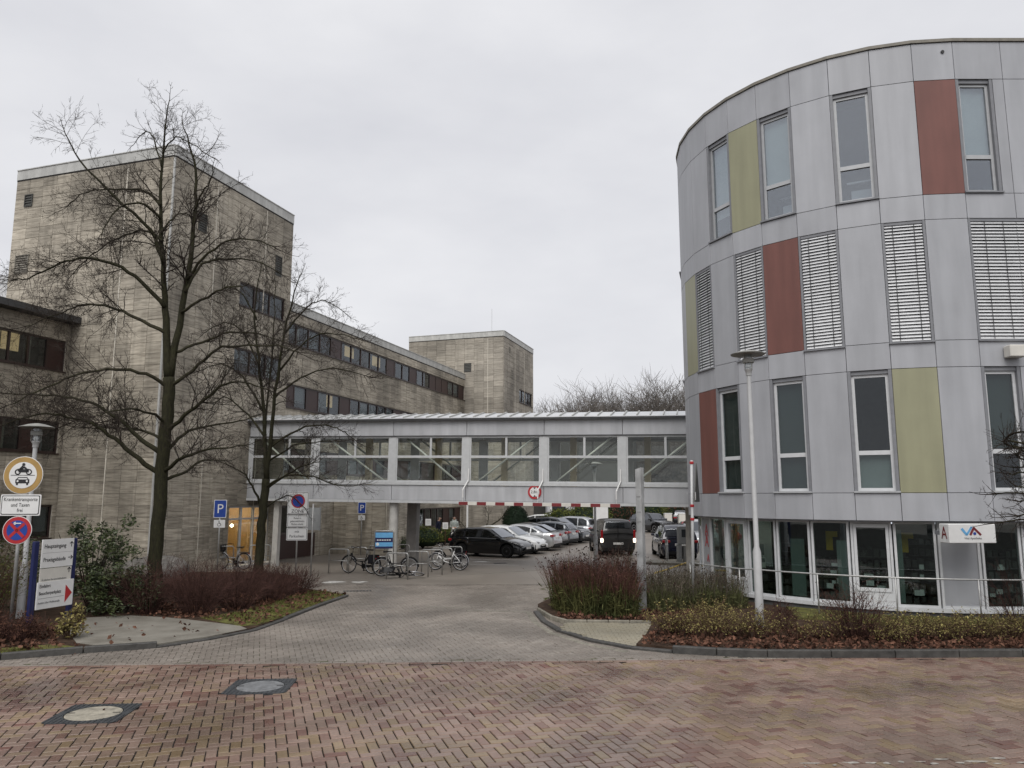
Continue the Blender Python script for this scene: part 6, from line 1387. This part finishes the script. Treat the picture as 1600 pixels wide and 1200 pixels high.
red = [((-9.35, 20.35), 1.35, .75), ((-8.1, 20.3), 1.4, .95), ((-7.35, 21.2), 1.15, .9), ((-8.6, 21.9), 1.1, 1.0), ((-6.95, 22.7), 1.0, .8), ((-6.6, 24.1), .85, .7), ((-8.2, 23.8), .95, .9), ((-7.5, 25.6), .8, .8), ((-9.6, 23.4), .95, .9), ((-10.4, 20.7), .9, .6), ((-8.6, 26.2), .75, .8)]
rl_ = ['slim dark red shrub below the big bare tree trunk', 'broad dark red bare shrub nearest the concrete path', 'dark red bare shrub right of the broad one by the path', 'tall dark red bare shrub behind the broad one', 'dark red bare shrub in the middle of the mossy verge', 'dark red bare shrub at the verge tip in front of the sign post', 'dark red bare shrub left of the ZONE sign post', 'dark red bare shrub around the foot of the ZONE sign', 'dark red bare shrub behind the big tree trunk', 'small dark red shrub with visible stem left of the big tree', 'dark red bare shrub below the smaller bare tree']
for k, ((x, y), h, r_) in enumerate(red): twig_shrub('barberry_shrub', rl_[k], (x, y, .05), h, r_, 130, 200 + k, 'twig_red', 'dark red bare shrubs in the left bed', leaves=1, leafm='leaf_litter', ls=.022, sub=8, fan=1.2)
lb_ = [((-11.7, 16.0), .55, .6), ((-10.9, 16.3), .6, .6), ((-10.2, 16.6), .55, .55), ((-12.6, 16.6), .8, .8), ((-11.5, 17.2), .6, .7), ((-13.4, 15.4), .7, .8)]
ll_ = ['reddish low shrub at the left kerb below the sign post', 'reddish low shrub left of the navy sign posts', 'reddish low shrub right beside the near navy post', 'taller reddish shrub at the left edge behind the sign post', 'reddish low shrub between sign post and navy posts', 'reddish shrub at the far left kerb']
for k, ((x, y), h, r_) in enumerate(lb_): twig_shrub('low_red_shrub', ll_[k], (x, y, .05), h, r_, 110, 230 + k, 'twig_red', 'low reddish shrubs at the left kerb', leaves=2, leafm='leaf_litter', ls=.05)
twig_shrub('olive_shrub', 'olive brown twiggy shrub behind the traffic sign post at the left edge', (-12.6, 18.8, .05), 2.0, 1.0, 150, 260, 'twig_brown', leaves=2, leafm='leaf_hedge', ls=.06)
twig_shrub('variegated_plant', 'pale leaved low plant at the foot of the wayfinding board', (-9.35, 16.9, .05), .6, .35, 40, 261, 'twig_brown', leaves=2, leafm='leaf_yellow', ls=.10)
def leafy(name, label, loc, size, n, seed, m_, ls, stems=True, shell=.55, group=None, cat='shrub', lump=.25, core=.62, clumps=0):
    g = random.Random(seed); t = thing(name, label, cat, loc, group=group); c = MB(); sx, sy, sz = size; lobes = [(rvec(g), g.uniform(.7, 1.3)) for _ in range(14)]; cl = []
    for _ in range(clumps): v = rvec(g) * g.uniform(.45, 1.08); cl.append((Vector((v.x, v.y, .12 + .88 * (abs(v.z) if g.random() < .75 else g.random() * .5))), g.uniform(.16, .34) * min(sx, 1)))
    for i in range(n):
        if clumps:
            cc, cr_ = cl[i % len(cl)]; leaf(c, g, Vector((cc.x * sx, cc.y * sy, max(.1, cc.z * sz))) + rvec(g) * cr_ * g.random() ** .5, ls * g.uniform(.6, 1.25), g.random()); continue
        d = rvec(g); d.z = abs(d.z) * 1.3 - .25; d.normalize(); f = 1 + lump * (max(lobes, key=lambda l: l[0].dot(d))[1] - 1); rr = (shell + (1 - shell) * g.random()) * f
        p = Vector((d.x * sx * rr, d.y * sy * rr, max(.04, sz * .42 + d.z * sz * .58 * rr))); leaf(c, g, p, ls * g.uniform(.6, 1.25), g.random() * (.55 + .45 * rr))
    c.build('leaves', m_, t, kind='stuff')
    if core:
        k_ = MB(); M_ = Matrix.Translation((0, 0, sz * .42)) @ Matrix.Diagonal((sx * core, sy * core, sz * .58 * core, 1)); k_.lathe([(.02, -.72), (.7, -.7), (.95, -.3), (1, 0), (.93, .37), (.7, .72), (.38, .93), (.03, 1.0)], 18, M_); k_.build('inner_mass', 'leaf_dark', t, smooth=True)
    if stems:
        s = MB()
        for i in range(22): a = g.uniform(0, 6.28); s.tube([(0, 0, 0), (math.cos(a) * sx * .4, math.sin(a) * sy * .4, sz * .4), (math.cos(a) * sx * .75, math.sin(a) * sy * .75, sz * g.uniform(.5, .9))], [.02, .012, .005], 4)
        s.build('stems', 'twig', t)
    return t
leafy('rhododendron', 'tall evergreen shrub behind the wayfinding board', (-11.0, 20.6, .05), (1.15, 1.0, 2.75), 5200, 300, 'leaf_evergreen', .115, core=0, clumps=58)
leafy('rhododendron', 'lower evergreen shrub left of the big tree trunk', (-9.95, 20.4, .05), (.8, .8, 1.55), 2600, 301, 'leaf_evergreen', .10, core=0, clumps=36)
leafy('evergreen_shrub', 'dark green shrub at the left edge behind the traffic signs', (-13.6, 20.5, .05), (1.3, 1.2, 2.1), 3200, 302, 'leaf_evergreen', .11, core=0, clumps=44)
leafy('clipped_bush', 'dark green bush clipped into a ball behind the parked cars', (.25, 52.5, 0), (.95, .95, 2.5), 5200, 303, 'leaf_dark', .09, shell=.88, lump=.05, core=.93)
hg = [((-6.3, 44.5), (1.1, .9, 1.9), 'leaf_hedge', 'yellow green hedge beside the round bridge column'), ((-5.3, 46.5), (1.3, .9, 1.35), 'leaf_hedge', 'low green hedge between the dark pier and the person in black'), ((-6.6, 43.2), (1.0, .8, 1.0), 'leaf_evergreen', 'dark low hedge behind the dark square pier'), ((-4.3, 49.9), (1.0, .7, 1.1), 'leaf_hedge', 'low green hedge behind the two standing people'), ((1.9, 53.5), (1.3, .8, 1.2), 'leaf_hedge', 'low green bush right of the clipped ball bush'), ((3.8, 60), (1.6, 1.2, 2.2), 'leaf_hedge', 'green bush behind the parked row near the lamp'), ((6.4, 66), (2.2, 1.4, 2.6), 'leaf_hedge', 'green bush behind the van'), ((11.5, 80), (3.2, 1.5, 3.0), 'leaf_hedge', 'wide green hedge at the far exit, left part'), ((16.8, 84), (2.8, 1.5, 2.8), 'leaf_litter', 'brown hedge at the far exit beside the barrier cabinets'), ((23, 88), (3.5, 1.6, 3.2), 'leaf_litter', 'brown hedge at the far exit near the round building'), ((9.6, 73), (2.0, 1.3, 3.3), 'leaf_litter', 'tall brown hedge behind the van beside the black car'), ((13.0, 77), (2.6, 1.3, 3.0), 'leaf_hedge', 'olive hedge behind the cream barrier cabinets')]
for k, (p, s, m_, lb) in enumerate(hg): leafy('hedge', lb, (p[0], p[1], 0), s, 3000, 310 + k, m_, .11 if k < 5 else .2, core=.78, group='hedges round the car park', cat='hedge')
# tall perennials, green below and dry red brown above
def clump(name, label, poly, n, h, seed, cols, spread=.16, seeds=0, group=None, tone=(0, 1)):
    g = random.Random(seed); xs = [p[0] for p in poly]; ys = [p[1] for p in poly]; cx, cy = sum(xs) / len(xs), sum(ys) / len(ys); t = thing(name, label, 'perennial', (cx, cy, .06), group=group)
    lo = MB(); hi = MB(); sd_ = MB(); k = 0
    while k < n:
        p = (g.uniform(min(xs), max(xs)), g.uniform(min(ys), max(ys)))
        if not inside(p, poly): continue
        k += 1; H_ = h * (.86 + .10 * math.sin(p[0] * 3.1 + p[1] * 1.7) + .07 * math.sin(p[0] * 7.3 - p[1] * 4.1)) * g.gauss(.95, .13) * (1 if g.random() < .93 else 1.18); lean = Vector((g.gauss(0, spread) + (p[0] - cx) * .10, g.gauss(0, spread) + (p[1] - cy) * .10, 0)) * H_; w_ = g.uniform(.005, .010); r = g.random(); a = g.uniform(0, 3.14); b = Vector((math.cos(a), math.sin(a), 0)); p0 = Vector((p[0] - cx, p[1] - cy, 0))
        P = [p0 + lean * (t_ ** 1.6) + Vector((g.gauss(0, .008), g.gauss(0, .008), H_ * t_)) for t_ in (0, .28, .56, .8, 1)]
        q = .56 + g.gauss(0, .14)
        for i in range(4):
            mb = lo if (i + .5) / 4 < q else hi; w0, w1 = w_ * (1 - .18 * i), w_ * (1 - .18 * (i + 1)); mb.add([P[i] - b * w0, P[i] + b * w0, P[i+1] + b * w1, P[i+1] - b * w1], [(0, 1, 2, 3)], r)
        for _ in range(g.choice((0, 1, 2, 3))):   # narrow leaf at the stem
            s0 = P[1].lerp(P[2], g.random()); leaf(lo, g, P[0].lerp(P[2], g.random()), .22, g.random(), .5, .10)
        if g.random() < .8: leaf(hi, g, P[3].lerp(P[4], g.random()), .10, r, .9, .12)
        if g.random() < seeds:
            for _ in range(4): leaf(sd_, g, P[4] + rvec(g) * .035, .05, r, 0, .8)
    lo.build('green_stems', cols[0], t, kind='stuff'); hi.build('dry_tops', cols[1], t, kind='stuff')
    if sd_.v: sd_.build('seed_heads', 'seed', t, kind='stuff')
mat('stem_green', (.045,.055,.022), .8, var=.4, scale=2, rnd=.6, col2=(.10,.095,.035)); mat('stem_red', (.085,.042,.034), .85, var=.3, scale=2, rnd=.55); mat('stem_grey', (.10,.085,.065), .85, var=.3, scale=3, rnd=.45); mat('stem_olive', (.085,.09,.04), .8, var=.35, scale=3, rnd=.45)
clump('tall_perennials', 'dense tall perennials, green below and red brown above, at the drive corner', [(1.3, 20.1), (1.9, 19.5), (3.05, 19.35), (3.2, 20.6), (3.2, 22.0), (1.6, 22.2), (1.05, 21.2)], 4600, 1.24, 401, ('stem_green', 'stem_red'), .19, seeds=.05)
clump('tall_perennials', 'loose grey brown perennials between the pylon and the taped post', [(3.6, 19.9), (5.6, 20.9), (5.6, 22.9), (4.3, 23.2), (3.6, 22.0)], 1700, 1.0, 402, ('stem_olive', 'stem_grey'), .2, seeds=.03)
clump('seed_stalks', 'tall dark seed stalks standing above the perennials', [(1.6, 21.2), (3.2, 21.0), (3.4, 22.6), (1.8, 22.6)], 150, 1.52, 403, ('stem_grey', 'stem_grey'), .13, seeds=1.)
clump('tall_perennials', 'thin dry perennials against the left end of the shop windows', [(5.5, 20.6), (6.3, 21.0), (6.4, 22.8), (5.7, 23.0)], 420, .95, 404, ('stem_olive', 'stem_grey'), .2, seeds=.03)
# low shrubs in the front bed
g = random.Random(77); xs_ = [(3.45, 17.1), (4.2, 16.7), (5.0, 16.6), (4.5, 17.8), (5.9, 16.5), (6.6, 16.5), (7.7, 16.35), (8.3, 16.5), (9.0, 16.35), (9.7, 16.5), (10.4, 16.4), (11.2, 16.5)]
fl = ['yellowish low shrub at the path corner of the front bed', 'yellowish low shrub, second from the path', 'yellowish low shrub left of the tall lamp foot', 'yellowish low shrub behind the path corner near the taped post', 'thin yellowish shrub right of the tall lamp foot', 'thin yellowish shrub left of the dark bare bush', 'yellowish shrub right of the dark bare bush', 'yellowish shrub in the middle of the front bed', 'dense yellowish shrub below the shop door', 'yellowish shrub below the grey shop panel', 'yellowish shrub below the pharmacy sign', 'yellowish shrub at the right edge of the front bed']
for k, (x, y) in enumerate(xs_): twig_shrub('low_yellow_shrub', fl[k], (x, y, .1), .66 if k < 4 else .55, .66, 75 if k not in (4, 5) else 45, 420 + k, 'twig_brown', 'low yellowish shrubs in the front bed', leaves=2 if k not in (4, 5) else 1, leafm='leaf_yellow', ls=.05, sub=6)
twig_shrub('dark_bare_bush', 'dark bare bush in the middle of the front bed', (7.15, 16.6, .1), 1.15, .75, 120, 440, 'twig_red', leaves=1, leafm='leaf_litter', ls=.04)
twig_shrub('dark_bare_bush', 'thin tall bare bush at the right end of the front bed', (11.0, 17.1, .1), 1.5, .8, 45, 441, 'twig_red')
twig_shrub('dark_bare_bush', 'small dark bare bush by the tall lamp foot', (5.95, 17.5, .1), .7, .4, 60, 442, 'twig_red', leaves=1, leafm='leaf_litter', ls=.04)
# leaf litter and grass: nobody could count these
def scatter(name, label, polys, n, m_, s, z, seed, up, kind='litter'):
    g = random.Random(seed); c = MB()
    for poly, zz, share in polys:
        xs = [p[0] for p in poly]; ys = [p[1] for p in poly]; k = 0
        while k < n * share:
            p = (g.uniform(min(xs), max(xs)), g.uniform(min(ys), max(ys)))
            if not inside(p, poly): continue
            k += 1
            if kind == 'grass' and math.sin(p[0] * 5.1 + 1.3 * math.sin(p[1] * 3.7)) + math.sin(p[1] * 4.3 + 1.7 * math.sin(p[0] * 2.9)) + g.gauss(0, .5) < -.1: continue
            if kind == 'grass':
                b = Vector((p[0], p[1], zz)); a = g.uniform(0, 6.28); h = s * g.uniform(.5, 1.3); d = Vector((g.gauss(0, .4), g.gauss(0, .4), 1)); sd_ = Vector((math.cos(a), math.sin(a), 0)) * .006; c.add([b - sd_, b + sd_, b + d * h], [(0, 1, 2)], g.random())
            else: leaf(c, g, Vector((p[0], p[1], zz + g.random() * z)), s * g.uniform(.5, 1.3), g.random(), up, .7)
    o = c.build(name, m_, kind='stuff'); o['label'] = label; o['category'] = 'leaves' if kind != 'grass' else 'grass'
scatter('leaf_litter', 'brown fallen leaves covering the planting beds', [([(2.6, 16.05), (3.9, 15.5), (4.85, 15.32), (14, 15.42), (14, 16.9), (6.6, 17.6), (3.6, 18.4)], .10, .5), ([(1.05, 19.8), (1.4, 19.12), (3.4, 18.95), (5.2, 20.5), (3.5, 20.8)], .07, .14), ([(-13, 14.3), (-9.6, 15.3), (-8.6, 15.9), (-9.3, 16.4), (-10.6, 18.4), (-13, 18)], .05, .2), ([(-9.8, 20.0), (-7.9, 19.5), (-6.6, 22), (-7, 25), (-9, 25)], .05, .2), (VERGE, .066, .07), (PATH_L, .063, .004)], 9500, 'leaf_litter', .10, .06, 600, .3)
scatter('verge_grass', 'short grass and moss on the verge', [(VERGE, .066, .55), ([(6.9, 19.2), (8.6, 18.5), (10.5, 18.15), (13.6, 18.1), (13.6, 18.8), (9.4, 19.3)], .13, .25), ([(-13, 13.7), (-9.6, 15.2), (-8.6, 15.8), (-11, 15.2), (-13, 14.4)], .07, .15)], 22000, 'grass', .055, 0, 601, 1, 'grass')
g = random.Random(8); c = MB()
for i in range(70):
    p = g.choice([(g.uniform(-9.2, -8.3), g.uniform(15.0, 15.5)), (g.uniform(3, 10), g.uniform(14.9, 15.1)), (g.uniform(-7, -5), g.uniform(16, 24)), (g.uniform(-7, 8), g.uniform(9, 24))]); leaf(c, g, Vector((p[0], p[1], .012)), g.uniform(.02, .045), g.random(), 0, .8)
o = c.build('stray_leaves', 'leaf_litter', kind='stuff'); o['label'] = 'few stray dead leaves lying on the paving'; o['category'] = 'leaves'
# boulder heap at the tower foot and by the path
def rock(label, loc, s, seed):
    g = random.Random(seed); m = MB(); n, k = 14, 8; vs = []; fs = []
    for i in range(k + 1):
        for j in range(n):
            th = math.pi * i / k; ph = 2 * math.pi * j / n; f = 1 + .18 * math.sin(3 * ph + seed) * math.sin(2 * th) + g.uniform(-.07, .07); vs.append((s[0] * f * math.sin(th) * math.cos(ph), s[1] * f * math.sin(th) * math.sin(ph), s[2] * f * (.25 + math.cos(th) * .75)))
    for i in range(k):
        for j in range(n): fs.append((i*n+j, i*n+(j+1) % n, (i+1)*n+(j+1) % n, (i+1)*n+j))
    m.add(vs, fs); m.build('boulder', 'rock', label=label, cat='rock', loc=loc, smooth=True)
rock('large grey boulder at the foot of the stone tower corner', (-12.5, 27.3, .2), (1.3, .9, .75), 1)
# buildings seen through the bridge windows and behind the wood
def far_house(label, loc, rz, w_, d, h, rows, cols, seed, roofm='house_roof'):
    t = thing('far_building', label, 'building', loc, rz); m = MB(); m.box(-w_/2, w_/2, 0, d, 0, h); m.build('wall', 'house_white', t); m = MB(); m.box(-w_/2 - .3, w_/2 + .3, -.3, d + .3, h, h + .35); m.build('roof', roofm, t)
    for r_ in range(rows):
        for k in range(cols):
            x = -w_/2 + (k + .5) * w_ / cols; z = 1.0 + r_ * (h - .8) / rows; f = MB(); f.box(x - .75, x + .75, -.05, .05, z - .06, z + 1.5); f_ = f.build('window', 'white_paint', t); p = MB(); p.box(x - .68, x + .68, -.06, -.051, z, z + 1.44); p.build('pane', 'window_far', f_)
far_house('pale three storey building glimpsed through the bridge windows', (6.8, 92, 0), R(4), 16, 10, 10.5, 3, 6, 1)
far_house('low white pavilion behind the van and cars', (8.0, 77, 0), R(3), 9, 6, 3.2, 1, 4, 2)
sh = thing('low_shed_roof', 'dark pitched roof right of the far stone tower', 'building', (5.6, 78, 0), R(-12)); m = MB(); m.add([(-5,0,10.9),(7,0,9.2),(7,7,9.2),(-5,7,10.9),(-5,0,11.25),(7,0,9.5),(7,7,9.5),(-5,7,11.25)], [(0,3,2,1),(4,5,6,7),(0,1,5,4),(1,2,6,5),(2,3,7,6),(3,0,4,7)]); m.build('roof', 'house_roof', sh); m = MB(); m.box(-4.7, 6.6, .3, 6.7, 0, 9.2); m.build('wall', 'vent_dark', sh)
t = thing('information_case', 'white framed information board behind the van', 'sign', (6.6, 58, 0)); m = MB(); m.box(-.55, .55, -.06, .06, .6, 2.5); m.build('board', 'white_paint', t); m = MB(); m.box(-.5, -.44, -.05, .05, 0, .6).box(.44, .5, -.05, .05, 0, .6); m.build('legs', 'zinc', t)
